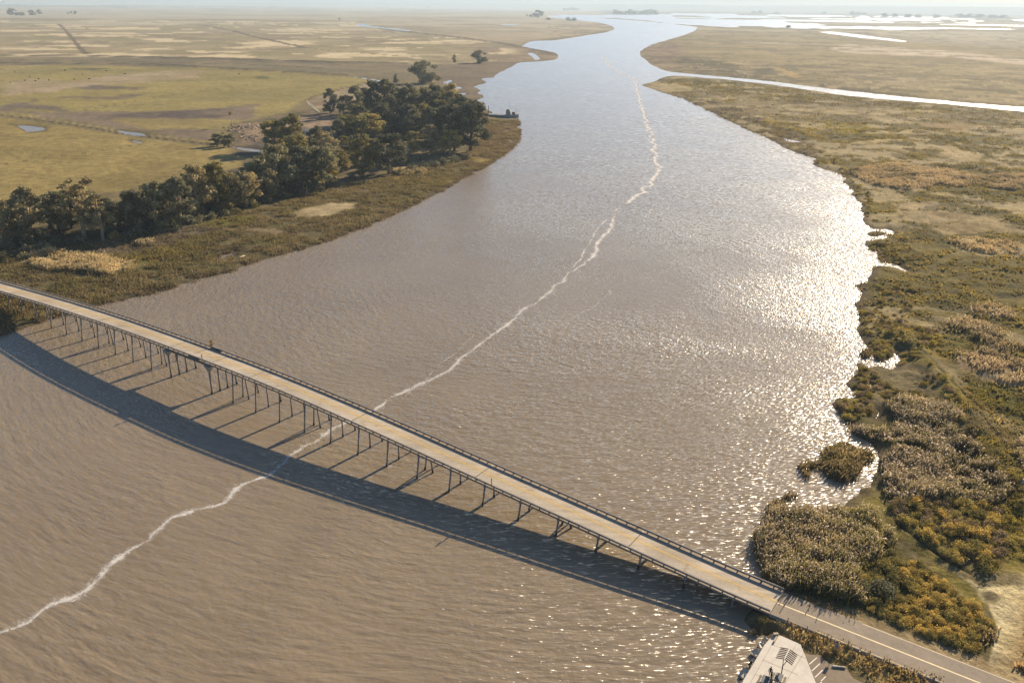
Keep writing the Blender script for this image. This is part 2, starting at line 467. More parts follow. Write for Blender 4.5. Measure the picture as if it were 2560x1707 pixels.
    (R3([(1980, 445), (2150, 435), (2300, 480), (2180, 495)]), (150, 128, 100), (134, 112, 84), 8, 2, 3),
    (R3([(1910, 585), (2100, 545), (2352, 555), (2700, 600), (2700, 700), (2352, 650), (2250, 710), (2050, 690), (1880, 640), (2100, 640)]), (160, 136, 106), (146, 122, 92), 9, 2, 5),
    (R3([(1480, 650), (1700, 690), (1850, 665), (2000, 710), (2352, 680), (2700, 720), (2700, 820), (2352, 800), (2000, 860), (1700, 800), (1350, 770), (1560, 760)]), (78, 70, 38), (90, 78, 40), 10, 3, 5),
    (R3([(1340, 735), (1500, 720), (1750, 750), (1700, 768), (1500, 752)]), (146, 124, 88), (128, 106, 70), 8, 2, 3),
    (R3([(1100, 830), (1400, 820), (1750, 870), (1900, 930), (2200, 1000), (2352, 1080), (2352, 1130), (2100, 1110), (1900, 1150), (1600, 1150), (1450, 1060), (1300, 1000), (1150, 920)]),
     (144, 122, 92), (120, 100, 70), 8, 2, 5),
    (R3([(1640, 900), (2000, 880), (2200, 980), (2352, 1000), (2352, 1050), (2100, 960), (1800, 930)]), (78, 70, 38), (86, 76, 40), 8, 2.5, 4),
    (R3([(2100, 840), (2352, 820), (2700, 860), (2700, 1000), (2352, 980), (2200, 940)]), (146, 122, 84), (126, 106, 70), 10, 2.5, 5),
    (R3([(1620, 1220), (1800, 1185), (2100, 1200), (2320, 1260), (2230, 1320), (2000, 1330), (1750, 1290)]), (166, 142, 106), (146, 122, 88), 8, 2, 4),
    (R3([(0, 180), (200, 220), (260, 250), (120, 260), (0, 260)]), (92, 76, 62), (98, 82, 64), 8, 2, 3),
    (R3([(60, 270), (300, 290), (480, 340), (350, 370), (150, 320)]), (150, 126, 92), (130, 108, 72), 8, 2, 3),
    (R3([(760, 850), (900, 830), (1000, 920), (950, 1010), (830, 1000)]), (108, 92, 42), (98, 84, 40), 8, 2, 3),
    (R3([(560, 540), (640, 640), (760, 740), (800, 700), (700, 600), (620, 520)]), (80, 70, 42), (92, 78, 46), 6, 2, 3),
    (R4([(1410, 420), (1600, 380), (1850, 420), (1850, 560), (1600, 560), (1450, 500)]), (88, 78, 38), (96, 84, 42), 8, 3, 5),
    (R4([(1700, 300), (1950, 320), (2352, 370), (2352, 420), (2100, 400), (1800, 340)]), (74, 66, 46), (84, 74, 46), 8, 2, 5),
    (R4([(1760, 510), (1950, 475), (2200, 540), (2250, 600), (2050, 640), (1850, 580)]), (150, 128, 100), (128, 106, 76), 6, 2, 4),
    (R4([(1600, 630), (1750, 600), (1900, 620), (2050, 700), (2352, 850), (2600, 950), (2600, 1010), (2352, 910), (2100, 930), (1950, 870), (1850, 800), (1700, 730), (1620, 690)]), (146, 126, 100), (124, 104, 78), 6, 2, 4),
    (R4([(1700, 960), (1900, 910), (2100, 940), (2352, 1070), (2600, 1180), (2600, 1340), (2352, 1250), (2150, 1230), (1950, 1160), (1780, 1110)]), (146, 124, 100), (124, 102, 76), 6, 2, 4),
    (R4([(1450, 740), (1750, 760), (1950, 880), (2100, 950), (1900, 900), (1700, 930), (1550, 880)]), (80, 72, 36), (90, 80, 40), 8, 3, 4),
    (R4([(1750, 1130), (1950, 1200), (2352, 1270), (2700, 1400), (2700, 1800), (2352, 1568), (2100, 1450), (1900, 1290)]), (76, 68, 36), (84, 76, 38), 10, 3, 5),
    # levee with its mown slope
    (R4([(1180, 780), (1260, 860), (1420, 1000), (1600, 1230), (1800, 1400), (1960, 1568), (1700, 1568), (1560, 1400), (1480, 1250), (1380, 1100), (1200, 960)]), (122, 104, 56), (108, 94, 50), 10, 2.5, 3),
    (R5([(1560, 0), (1760, 0), (1960, 250), (2150, 450), (2300, 700), (2352, 830), (2352, 960), (2200, 800), (2050, 640), (1850, 380), (1700, 180)]), (132, 112, 58), (116, 100, 52), 8, 2, 3),
    (R5([(1760, 0), (1900, 150), (2080, 370), (2240, 640), (2260, 700), (2400, 1000), (2500, 1000), (2480, 600), (2352, 420), (2100, 160), (1950, 0)]), (112, 96, 58), (100, 86, 50), 8, 2, 3),
    # near right: ground below reeds and scrub
    (R5([(500, 60), (900, 80), (1300, 60), (1560, 0), (1800, 330), (2050, 640), (2250, 850), (2352, 900), (2500, 1150), (2352, 1568), (1700, 1568), (1500, 1568), (1150, 1150), (960, 900), (940, 650), (900, 500), (620, 260)]), (86, 76, 46), (74, 66, 42), 6, 2, 3),
    (R5([(640, 980), (820, 800), (900, 640), (990, 700), (990, 980), (1050, 1100), (1150, 1180), (1330, 1330), (1540, 1568), (1300, 1568), (1080, 1300), (800, 1060)]), (106, 92, 56), (96, 84, 52), 5, 1, 1.5),
    (R8([(900, 80), (1060, 20), (1200, 90), (1240, 250), (1500, 470), (1700, 630), (1900, 750), (2000, 860), (2120, 1000), (2000, 950), (1700, 740), (1450, 500), (1230, 260), (1050, 140)]), (112, 98, 52), (100, 88, 48), 5, 1, 1.5),
    (R8([(1850, 650), (2352, 640), (2900, 600), (2900, 0), (2352, -50), (2200, 200), (2180, 500), (2200, 640)]), (124, 106, 50), (108, 94, 46), 6, 2, 2),
    (R8([(100, 400), (300, 120), (600, 170), (900, 120), (1100, 180), (1300, 400), (1700, 760), (2000, 1000), (2180, 1150), (2080, 1370), (1700, 1240), (1200, 1040), (700, 900), (480, 830), (260, 740), (200, 600)]), (84, 74, 44), (74, 66, 40), 5, 1, 1.5),
    # gravel paths
    (R8([(1600, 500), (1760, 620), (1930, 740), (1900, 760), (1740, 650)]), (128, 112, 84), (116, 102, 74), 4, .6, .6),
    (R8([(1900, 740), (2010, 790), (2352, 770), (2900, 740), (2900, 880), (2352, 900), (2260, 920), (2240, 1010), (2290, 1150), (2280, 1240), (2180, 1330), (2150, 1420), (2090, 1390), (2110, 1290), (2200, 1150), (2100, 980), (2020, 900)]), (208, 184, 146), (190, 166, 130), 4, .7, 1),
    (R8([(1990, 830), (2080, 820), (2160, 860), (2120, 930), (2040, 900)]), (122, 108, 82), (112, 98, 76), 4, .6, .8),
    (R8([(2240, 960), (2352, 900), (2900, 950), (2900, 1700), (2500, 1568), (2300, 1500), (2150, 1430), (2180, 1340), (2290, 1250), (2300, 1150)]), (142, 112, 76), (122, 96, 64), 4, .6, 1),
    # road embankment, both verges
    (R8([(440, 830), (700, 920), (1100, 1070), (1700, 1270), (2100, 1400), (2600, 1600), (2600, 1760), (1900, 1560), (900, 1100), (430, 900)]), (148, 126, 98), (130, 110, 86), 4, .6, .8),
    (R8([(300, 1040), (560, 1110), (1000, 1280), (1500, 1480), (2100, 1700), (1900, 1800), (1100, 1560), (800, 1400), (560, 1250), (330, 1150), (180, 1150), (60, 1200), (50, 1050), (160, 980)]), (150, 124, 84), (122, 102, 68), 4, .7, 1),
    (R8([(2060, 930), (2300, 900), (2275, 1000), (2330, 1150), (2315, 1255), (2225, 1345), (2200, 1460), (2065, 1420), (2085, 1285), (2160, 1150)]), (206, 184, 150), (190, 168, 136), 4, .35, .35),
]
ZW = []
for pts, ca, cb, sc, soft, rag in ZONES:
    g_ = np.array([1.17, 1.16, 0.96]) if min(p[0] for p in pts) > 1590 and 190 < max(p[1] for p in pts) else 1.0
    z_ = 1.0 if min(p[1] for p in pts) > 850 else 0.0
    ZW.append((W(pts, z_), np.array(lin(ca)) * g_, np.array(lin(cb)) * g_, sc, soft, rag * (1.5 if not isinstance(g_, float) and rag >= 3 else 1)))

# thin lines on the land: (points, colour, half width m, height of the bank m)
LINES = [
    ([(-300, 46), (0, 47), (400, 49), (880, 51)], (104, 92, 72), 60, 2.0),
    ([(148, 62), (166, 80), (186, 104), (206, 128), (216, 137)], (106, 86, 64), 6, -0.3),
    ([(510, 65), (580, 78), (640, 94), (700, 107), (760, 120)], (96, 78, 58), 9, -0.3),
    ([(760, 120), (820, 128), (1000, 142), (1130, 147)], (122, 102, 76), 4, 0.2),
    ([(-300, 141), (0, 142), (220, 142), (560, 150), (840, 159), (1010, 161)], (84, 72, 54), 13, 2.6),
    ([(-300, 160), (0, 160), (180, 161), (380, 163), (500, 170), (640, 178), (860, 190)], (84, 72, 54), 9, 2.2),
    ([(0, 152), (300, 156), (600, 163), (800, 172)], (96, 82, 60), 7, 1.2),
    ([(0, 287), (60, 293), (140, 307), (190, 314), (290, 329), (420, 347), (530, 361)], (146, 126, 82), 1.4, 0.7),
    ([(0, 290), (60, 297), (140, 310), (200, 318), (290, 334), (420, 351), (528, 364)], (74, 62, 50), 1.3, -0.3),
    ([(0, 340), (60, 335), (160, 328)], (104, 88, 54), 1.2, 0),
    ([(0, 416), (150, 394), (300, 374), (380, 358)], (112, 94, 56), .8, 0.1),
    ([(150, 290), (300, 262), (450, 235), (640, 214)], (116, 102, 62), 1.2, 0),
    ([(0, 180), (50, 172), (100, 165)], (158, 138, 100), 3, 0.2),
    ([(640, 400), (520, 420), (380, 455)], (110, 92, 56), 1.0, 0.1),
    ([(768, 254), (790, 242), (880, 218), (930, 207)], (104, 88, 56), 2.4, 0.4),
    ([(900, 62), (1000, 80), (1120, 92), (1240, 108), (1300, 119), (1390, 138)], (100, 86, 66), 18, 2.4),
    ([(2000, 75), (2130, 79), (2300, 77), (2560, 79)], (118, 104, 84), 8, 0.4),
    (R5([(1740, 0), (1900, 200), (2040, 400), (2220, 650)]), (74, 66, 40), .45, -.4),
    (R4([(1230, 810), (1300, 920), (1400, 1010), (1600, 1240), (1900, 1520)]), (84, 74, 44), .5, -.4),
    (R8([(1300, 290), (1420, 390), (1560, 500), (1700, 600), (1900, 715)]), (64, 58, 38), .35, -.35),
    (L4([(470, 720), (510, 770), (580, 815)]), (176, 160, 130), .8, 0.0),
]
LW = [(W(p), np.array(lin(c)), w, h) for p, c, w, h in LINES]
LEVEE = W(R4([(1150, 760), (1350, 1000), (1600, 1300), (1750, 1450)]) + R5([(1650, 0), (1870, 250), (2080, 500), (2280, 760), (2420, 1100)]))
TALL = [W(z[0]) for z in ZONES if z[1] and sum(z[1]) > 360 and min(p[0] for p in z[0]) > 1900 and max(p[1] for p in z[0]) > 330 and max(p[1] for p in z[0]) < 1000]

PLATFORM = [(1935, 1583), (1944, 1584), (2001, 1609), (2008, 1626), (2042, 1712), (2060, 1770), (1835, 1770), (1858, 1699), (1888, 1650), (1910, 1612)]
PLAT_W = W(PLATFORM, 1.2)
LOT = [(2003, 1622), (2012, 1634), (2050, 1637), (2070, 1657), (2115, 1667), (2132, 1694), (2160, 1707), (2200, 1790), (2062, 1772), (2042, 1712), (2012, 1640)]
LOT_W = W(LOT, 1.1)


def land(P, want_col=True):
    n = len(P)
    rad = np.hypot(P[:, 0], P[:, 1])
    sd = -sd_poly(P, RIVER)
    for V in ISLETS_W:
        ix = near_box(P, V, 30)
        if len(ix):
            sd[ix] = np.maximum(sd[ix], sd_poly(P[ix], V))
    # ragged shore
    amp = np.clip(rad * 0.006, 0.8, 14)
    sd = sd + (fbm(P, 9.0, 3, 4) - 0.5) * 2.2 * np.minimum(amp, 2.2) + (fbm(P, 40.0, 5, 3) - 0.5) * np.clip(amp - 2, 0, 12)
    pond = np.full(n, -1e9)
    for V in PONDS_W:
        m = max(8.0, 0.05 * np.hypot(*V.mean(0)))
        ix = near_box(P, V, m)
        if len(ix):
            q = sd_poly(P[ix], V)
            k = np.clip(rad[ix] * 0.0016, 0.5, 20)
            pond[ix] = np.maximum(pond[ix], q + (fbm(P[ix], 12.0, 8, 3) - 0.5) * 2 * k)
    for V in FAR_W:
        ix = near_box(P, V, 600)
        if len(ix):
            pond[ix] = np.maximum(pond[ix], sd_poly(P[ix], V) + (fbm(P[ix], 900.0, 18, 3) - 0.5) * 300)
    ix = near_box(P, BAY_W, 300)
    if len(ix):
        q = sd_poly(P[ix], BAY_W)
        t = fbm(P[ix] * np.array([0.75, 1.0]), 620.0, 23, 5, 0.6)
        th = 0.49 + 0.03 * sm(1500, 3500, P[ix][:, 0]) - 0.12 * (1 - sm(900, 2200, P[ix][:, 0])) - 0.10 * sm(4200, 5200, P[ix][:, 0] + 0 * q)
        w = (t - th) * 900
        pond[ix] = np.maximum(pond[ix], np.minimum(q, w))
    sd = np.minimum(sd, -pond)
    soft = np.clip(rad * 0.012, 2.2, 40)
    h = 0.95 * np.tanh(sd / soft)
    h = np.where(h < 0, h * 1.6, h)
    on = sm(1.0, 6.0, sd)
    # tussocks
    relief = 0.25 + 0.3 * (P[:, 0] > 45) * sm(150, 158, P @ BN) + 0.6 * sm(120, 260, rad) * (P[:, 0] > 60) * (1 - sm(900, 1500, rad))
    h = h + on * relief * (fbm(P, 5.5, 31, 4, 0.6) - 0.45) * 1.3
    h = h + on * (fbm(P, 60.0, 37, 3) - 0.5) * 0.8
    for V in TALL:
        ix = near_box(P, V, 12)
        if len(ix):
            q = sd_poly(P[ix], V) + (fbm(P[ix], 9.0, 41, 3) - 0.5) * 8
            h[ix] += on[ix] * sm(-0.5, 2.5, q) * (0.25 + 0.9 * fbm(P[ix], 3.2, 43, 3))
    d = sd_line(P, LEVEE)
    h = h + on * 1.8 * np.exp(-(d / 4.5) ** 2)
    col = None
    if want_col:
        col = np.empty((n, 3))
        col[:] = lin((118, 102, 70))
        for V, ca, cb, sc, softm, rag in ZW:
            ix = near_box(P, V, rag * 2 + softm)
            if not len(ix):
                continue
            Pi = P[ix]
            q = sd_poly(Pi, V) + (fbm(Pi, max(4.0, rag * 2.5), 51, 4, 0.6) - 0.5) * 2.4 * rag
            a = sm(-softm, softm, q)[:, None]
            m = sm(0.35, 0.65, fbm(Pi, sc, 57, 5, 0.62))[:, None]
            col[ix] = col[ix] * (1 - a) + (ca * (1 - m) + cb * m) * a
        # pale dry patches of the far fields and tan plains
        far = W([(-1200, 50), (880, 55), (1280, 114), (1290, 148), (1150, 160), (560, 146), (-1200, 138)])
        ix = near_box(P, far, 60)
        if len(ix):
            q = sm(-30, 30, sd_poly(P[ix], far))
            t = fbm(P[ix], 150.0, 61, 5, 0.6)
            a = (q * sm(0.53, 0.60, t))[:, None] * 0.85
            col[ix] = col[ix] * (1 - a) + np.array(lin((206, 180, 138))) * a
            t = fbm(P[ix], 110.0, 67, 5, 0.6)
            a = (q * sm(0.55, 0.62, t))[:, None] * 0.6
            col[ix] = col[ix] * (1 - a) + np.array(lin((122, 102, 76))) * a
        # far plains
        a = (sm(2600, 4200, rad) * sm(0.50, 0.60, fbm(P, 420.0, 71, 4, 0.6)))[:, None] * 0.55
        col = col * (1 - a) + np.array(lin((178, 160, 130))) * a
        # right hand marsh: clumps and wet hollows
        t = fbm(P, 30.0, 73, 5, 0.62)
        a = (sm(0.565, 0.60, t) * (P[:, 0] > 70) * sm(220, 330, rad) * (1 - sm(1300, 2200, rad)))[:, None] * 0.75
        col = col * (1 - a) + np.array(lin((164, 142, 102))) * a
        t = fbm(P, 22.0, 79, 5, 0.62)
        a = (sm(0.55, 0.61, t) * (P[:, 0] > 70) * sm(220, 330, rad) * (1 - sm(1300, 2200, rad)))[:, None] * 0.7
        col = col * (1 - a) + np.array(lin((74, 66, 38))) * a
        # streaky plains beyond the side channel
        reg = (P[:, 0] > 150) * sm(700, 900, P[:, 1] - 0.1 * P[:, 0]) * (1 - sm(4200, 6000, rad))
        a = (sm(0.52, 0.62, fbm(P, 95.0, 87, 5, 0.62)) * reg)[:, None] * 0.4
        col = col * (1 - a) + np.array(lin((160, 138, 102))) * a
        a = (sm(0.55, 0.64, fbm(P, 70.0, 89, 5, 0.62)) * reg)[:, None] * 0.55
        col = col * (1 - a) + np.array(lin((88, 76, 54))) * a
        # wet dark rim of the shore
        a = ((1 - sm(0.5, 4.5, sd)) * (1 - sm(700, 1600, rad)))[:, None] * 0.75
        col = col * (1 - a) + np.array(lin((84, 70, 52))) * a
    for V, c, w, hh in LW:
        ix = near_box(P, V, w * 5)
        if len(ix):
            dd = sd_line(P[ix], V) + (fbm(P[ix], max(3.0, w * 3), 83, 3) - 0.5) * w * 1.3
            a = 1 - sm(w * 0.6, w * 1.3, dd)
            h[ix] += (sd[ix] > 0) * hh * np.exp(-(dd / (w * 1.2)) ** 2)
            if want_col:
                a = (a * 0.95)[:, None]
                col[ix] = col[ix] * (1 - a) + c * a
    # road embankment and flat ground by the landing
    s, nn = P @ BD, P @ BN
    e = (1 - sm(3.6, 7.5, np.abs(nn - NC))) * sm(-37, -31, s)
    h = h * (1 - e) + 1.35 * e
    e2 = (1 - sm(3.6, 9, np.abs(nn - NC))) * (1 - sm(-345, -338, s))
    h = h * (1 - e2) + 3.3 * e2
    for V, zz in ((PLAT_W, 0.55), (LOT_W, 0.95)):
        ix = near_box(P, V, 6)
        if len(ix):
            q = sm(-2.0, 0.0, sd_poly(P[ix], V))
            h[ix] = h[ix] * (1 - q) + zz * q
    return h, col, sd


# ------------------------------------------------------------------ materials


def newmat(name):
    m = bpy.data.materials.new(name)
    m.use_nodes = True
    nt = m.node_tree
    return m, nt, nt.nodes['Principled BSDF'], nt.nodes['Material Output']


def N_(nt, t, **kw):
    n = nt.nodes.new(t)
    for k, v in kw.items():
        setattr(n, k, v)
    return n


def noise(nt, vec, scale, detail=4, rough=0.55, dist=0.0):
    n = N_(nt, 'ShaderNodeTexNoise')
    n.inputs['Scale'].default_value = scale
    n.inputs['Detail'].default_value = detail
    n.inputs['Roughness'].default_value = rough
    n.inputs['Distortion'].default_value = dist
    if vec is not None:
        nt.links.new(vec, n.inputs['Vector'])
    return n


def ramp(nt, fac, stops):
    r = N_(nt, 'ShaderNodeValToRGB')
    el = r.color_ramp.elements
    while len(el) < len(stops):
        el.new(0.5)
    for e, (p, c) in zip(el, stops):
        e.position = p
        e.color = (c[0], c[1], c[2], 1) if hasattr(c, '__len__') else (c, c, c, 1)
    nt.links.new(fac, r.inputs['Fac'])
    return r


def mixc(nt, a, b, fac, mode='MULTIPLY'):
    m = N_(nt, 'ShaderNodeMix', data_type='RGBA', blend_type=mode)
    for sock, v in ((m.inputs[0], fac), (m.inputs[6], a), (m.inputs[7], b)):
        if isinstance(v, (int, float)):
            sock.default_value = v
        elif isinstance(v, tuple):
            sock.default_value = (v[0], v[1], v[2], 1)
        else:
            nt.links.new(v, sock)
    return m.outputs[2]


def math_(nt, op, a, b=None, clamp=False):
    m = N_(nt, 'ShaderNodeMath', operation=op)
    m.use_clamp = clamp
    for i, v in enumerate((a, b)):
        if v is None:
            continue
        if isinstance(v, (int, float)):
            m.inputs[i].default_value = v
        else:
            nt.links.new(v, m.inputs[i])
    return m.outputs[0]


def simple(name, srgb, rough=0.8, var=0.25, scale=3.0, metal=0.0, spec=0.3, bump=0.0):
    m, nt, b, out = newmat(name)
    tc = N_(nt, 'ShaderNodeTexCoord')
    n1 = noise(nt, tc.outputs['Object'], scale, 5, 0.65)
    n2 = noise(nt, tc.outputs['Object'], scale * 0.13, 3, 0.6)
    r1 = ramp(nt, n1.outputs['Fac'], [(0.3, 1 - var), (0.7, 1 + var)])
    r2 = ramp(nt, n2.outputs['Fac'], [(0.3, 1 - var * .7), (0.7, 1 + var * .5)])
    c = mixc(nt, tuple(lin(srgb)), r1.outputs['Color'], 1.0)
    c = mixc(nt, c, r2.outputs['Color'], 1.0)
    nt.links.new(c, b.inputs['Base Color'])
    b.inputs['Roughness'].default_value = rough
    b.inputs['Metallic'].default_value = metal
    b.inputs['Specular IOR Level'].default_value = spec
    if bump > 0:
        bp_ = N_(nt, 'ShaderNodeBump')
        bp_.inputs['Strength'].default_value = 0.6
        bp_.inputs['Distance'].default_value = bump
        nt.links.new(n1.outputs['Fac'], bp_.inputs['Height'])
        nt.links.new(bp_.outputs['Normal'], b.inputs['Normal'])
    return m


GROUND_K = 0.86
M = {}


def ground_material():
    m, nt, b, out = newmat('marsh_and_field')
    at_ = N_(nt, 'ShaderNodeAttribute', attribute_name='tint')
    geo = N_(nt, 'ShaderNodeNewGeometry')
    pos = geo.outputs['Position']
    n1 = noise(nt, pos, 1.1, 6, 0.7)
    n2 = noise(nt, pos, 0.16, 5, 0.65)
    n3 = noise(nt, pos, 0.02, 4, 0.6)
    r1 = ramp(nt, n1.outputs['Fac'], [(0.32, 0.62), (0.68, 1.38)])
    r2 = ramp(nt, n2.outputs['Fac'], [(0.32, 0.78), (0.68, 1.2)])
    r3 = ramp(nt, n3.outputs['Fac'], [(0.35, 0.88), (0.65, 1.1)])
    c = mixc(nt, at_.outputs['Color'], r1.outputs['Color'], 1.0)
    c = mixc(nt, c, r2.outputs['Color'], 1.0)
    c = mixc(nt, c, r3.outputs['Color'], 1.0)
    c = mixc(nt, c, (0.83, 0.94, 1.06), 1.0)
    nt.links.new(c, b.inputs['Base Color'])
    b.inputs['Roughness'].default_value = 1.0
    b.inputs['Specular IOR Level'].default_value = 0.05
    bu = N_(nt, 'ShaderNodeBump')
    bu.inputs['Strength'].default_value = 0.7
    bu.inputs['Distance'].default_value = 0.5
    s = math_(nt, 'ADD', n1.outputs['Fac'], math_(nt, 'MULTIPLY', n2.outputs['Fac'], 1.5))
    nt.links.new(s, bu.inputs['Height'])
    nt.links.new(bu.outputs['Normal'], b.inputs['Normal'])
    return m


WAVE_C = (25.0, 330.0)


def water_material():
    m, nt, b, out = newmat('silty_river_water')
    geo = N_(nt, 'ShaderNodeNewGeometry')
    pos = geo.outputs['Position']
    sub = N_(nt, 'ShaderNodeVectorMath', operation='SUBTRACT')
    nt.links.new(pos, sub.inputs[0])
    sub.inputs[1].default_value = (WAVE_C[0], WAVE_C[1], 0)
    # slight wander of the wave fronts
    wn = noise(nt, pos, 0.012, 2, 0.5)
    wv = N_(nt, 'ShaderNodeVectorMath', operation='MULTIPLY_ADD')
    nt.links.new(wn.outputs['Color'], wv.inputs[0])
    wv.inputs[1].default_value = (16, 16, 0)
    nt.links.new(sub.outputs[0], wv.inputs[2])
    sep = N_(nt, 'ShaderNodeSeparateXYZ')
    nt.links.new(wv.outputs[0], sep.inputs[0])
    x, y = sep.outputs[0], sep.outputs[1]
    r2_ = math_(nt, 'ADD', math_(nt, 'MULTIPLY', x, x), math_(nt, 'MULTIPLY', y, y))
    rr = math_(nt, 'SQRT', r2_)
    ang = math_(nt, 'ARCTAN2', x, math_(nt, 'MULTIPLY', y, -1.0))
    arc = math_(nt, 'MULTIPLY', ang, 170.0)

    def layer(su, sv, det, dist):
        cb = N_(nt, 'ShaderNodeCombineXYZ')
        nt.links.new(math_(nt, 'MULTIPLY', arc, su), cb.inputs[0])
        nt.links.new(math_(nt, 'MULTIPLY', rr, sv), cb.inputs[1])
        return noise(nt, cb.outputs[0], 1.0, det, 0.5, dist)

    a = layer(0.17, 0.48, 2, 0.2)       # wind waves ~2.5 m apart, long crests
    a2 = layer(0.06, 0.16, 2, 0.2)
    c = noise(nt, pos, 0.55, 3, 0.6)    # cross chop
    gust = noise(nt, pos, 0.011, 3, 0.6, 0.6)
    gr = ramp(nt, gust.outputs['Fac'], [(0.33, 0.35), (0.6, 1.0)])
    # calm towards the upper reach
    far = N_(nt, 'ShaderNodeMapRange')
    sp = N_(nt, 'ShaderNodeSeparateXYZ')
    nt.links.new(pos, sp.inputs[0])
    xr_ = math_(nt, 'MAXIMUM', math_(nt, 'SUBTRACT', sp.outputs[0], 50.0), 0.0)
    nt.links.new(math_(nt, 'SUBTRACT', sp.outputs[1], math_(nt, 'MULTIPLY', xr_, 2.2)), far.inputs['Value'])
    far.inputs['From Min'].default_value = 380
    far.inputs['From Max'].default_value = 720
    far.inputs['To Min'].default_value = 1.0
    far.inputs['To Max'].default_value = 0.22
    core = N_(nt, 'ShaderNodeMapRange')
    nt.links.new(rr, core.inputs['Value'])
    core.inputs['From Min'].default_value = 8
    core.inputs['From Max'].default_value = 60
    core.inputs['To Min'].default_value = 0.0
    amp = math_(nt, 'MULTIPLY', gr.outputs['Color'], far.outputs[0])
    h = math_(nt, 'ADD', math_(nt, 'MULTIPLY', a.outputs['Fac'], 0.62), math_(nt, 'MULTIPLY', a2.outputs['Fac'], 0.25))
    h = math_(nt, 'ADD', h, math_(nt, 'MULTIPLY', c.outputs['Fac'], 0.30))
    h = math_(nt, 'MULTIPLY', h, math_(nt, 'MULTIPLY', amp, core.outputs[0]))
    bu = N_(nt, 'ShaderNodeBump')
    bu.inputs['Strength'].default_value = 1.0
    bu.inputs['Distance'].default_value = 0.5
    nt.links.new(h, bu.inputs['Height'])
    # ripples below the size of a pixel: real facet tilts
    mic = layer(0.65, 3.0, 2, 0.3)
    iso = noise(nt, pos, 2.2, 2, 0.6)
    mic_c = mixc(nt, iso.outputs['Color'], mic.outputs['Color'], core.outputs[0], 'MIX')
    mm = N_(nt, 'ShaderNodeVectorMath', operation='SUBTRACT')
    nt.links.new(mic_c, mm.inputs[0])
    mm.inputs[1].default_value = (0.5, 0.5, 0.5)
    ms = N_(nt, 'ShaderNodeVectorMath', operation='MULTIPLY')
    nt.links.new(mm.outputs[0], ms.inputs[0])
    ms.inputs[1].default_value = (2.5, 2.5, 0.0)
    mk = N_(nt, 'ShaderNodeVectorMath', operation='SCALE')
    nt.links.new(ms.outputs[0], mk.inputs[0])
    nt.links.new(math_(nt, 'ADD', math_(nt, 'MULTIPLY', amp, 0.82), 0.03), mk.inputs['Scale'])
    ad = N_(nt, 'ShaderNodeVectorMath', operation='ADD')
    nt.links.new(bu.outputs['Normal'], ad.inputs[0])
    nt.links.new(mk.outputs[0], ad.inputs[1])
    no = N_(nt, 'ShaderNodeVectorMath', operation='NORMALIZE')
    nt.links.new(ad.outputs[0], no.inputs[0])
    silt = noise(nt, pos, 0.016, 4, 0.6, 1.2)
    cr = ramp(nt, silt.outputs['Fac'], [(0.32, (0.196, 0.157, 0.106)), (0.68, (0.228, 0.183, 0.122))])
    nt.nodes.remove(b)
    # the silt scatters light from below the surface: soft shading from the larger waves only
    bs = N_(nt, 'ShaderNodeBump')
    bs.inputs['Strength'].default_value = 1.0
    bs.inputs['Distance'].default_value = 0.52
    nt.links.new(h, bs.inputs['Height'])
    df = N_(nt, 'ShaderNodeBsdfDiffuse')
    nt.links.new(cr.outputs['Color'], df.inputs['Color'])
    nt.links.new(bs.outputs['Normal'], df.inputs['Normal'])
    gl = N_(nt, 'ShaderNodeBsdfGlossy')
    gl.inputs['Roughness'].default_value = 0.26
    gl.inputs['Color'].default_value = (1, 1, 1, 1)
    nt.links.new(no.outputs[0], gl.inputs['Normal'])
    fr = N_(nt, 'ShaderNodeFresnel')
    fr.inputs['IOR'].default_value = 1.333
    nt.links.new(no.outputs[0], fr.inputs['Normal'])
    mx = N_(nt, 'ShaderNodeMixShader')
    nt.links.new(fr.outputs[0], mx.inputs[0])
    nt.links.new(df.outputs[0], mx.inputs[1])
    nt.links.new(gl.outputs[0], mx.inputs[2])
    nt.links.new(mx.outputs[0], out.inputs['Surface'])
    return m


def foliage_material(name, srgb, var=0.35, trans=0.25):
    m = bpy.data.materials.new(name)
    m.use_nodes = True
    nt = m.node_tree
    nt.nodes.clear()
    out = N_(nt, 'ShaderNodeOutputMaterial')
    at_ = N_(nt, 'ShaderNodeAttribute', attribute_name='tint')
    oi = N_(nt, 'ShaderNodeObjectInfo')
    rr = ramp(nt, oi.outputs['Random'], [(0.0, (1 - var, 1 - var * .9, 1 - var * .8)), (1.0, (1 + var, 1 + var * .9, 1 + var * .7))])
    c = mixc(nt, tuple(lin(srgb)), at_.outputs['Color'], 1.0)
    c = mixc(nt, c, rr.outputs['Color'], 1.0)
    d = N_(nt, 'ShaderNodeBsdfDiffuse')
    t = N_(nt, 'ShaderNodeBsdfTranslucent')
    nt.links.new(c, d.inputs['Color'])
    nt.links.new(c, t.inputs['Color'])
    mx = N_(nt, 'ShaderNodeMixShader')
    mx.inputs[0].default_value = trans
    nt.links.new(d.outputs[0], mx.inputs[1])
    nt.links.new(t.outputs[0], mx.inputs[2])
    nt.links.new(mx.outputs[0], out.inputs['Surface'])
    return m


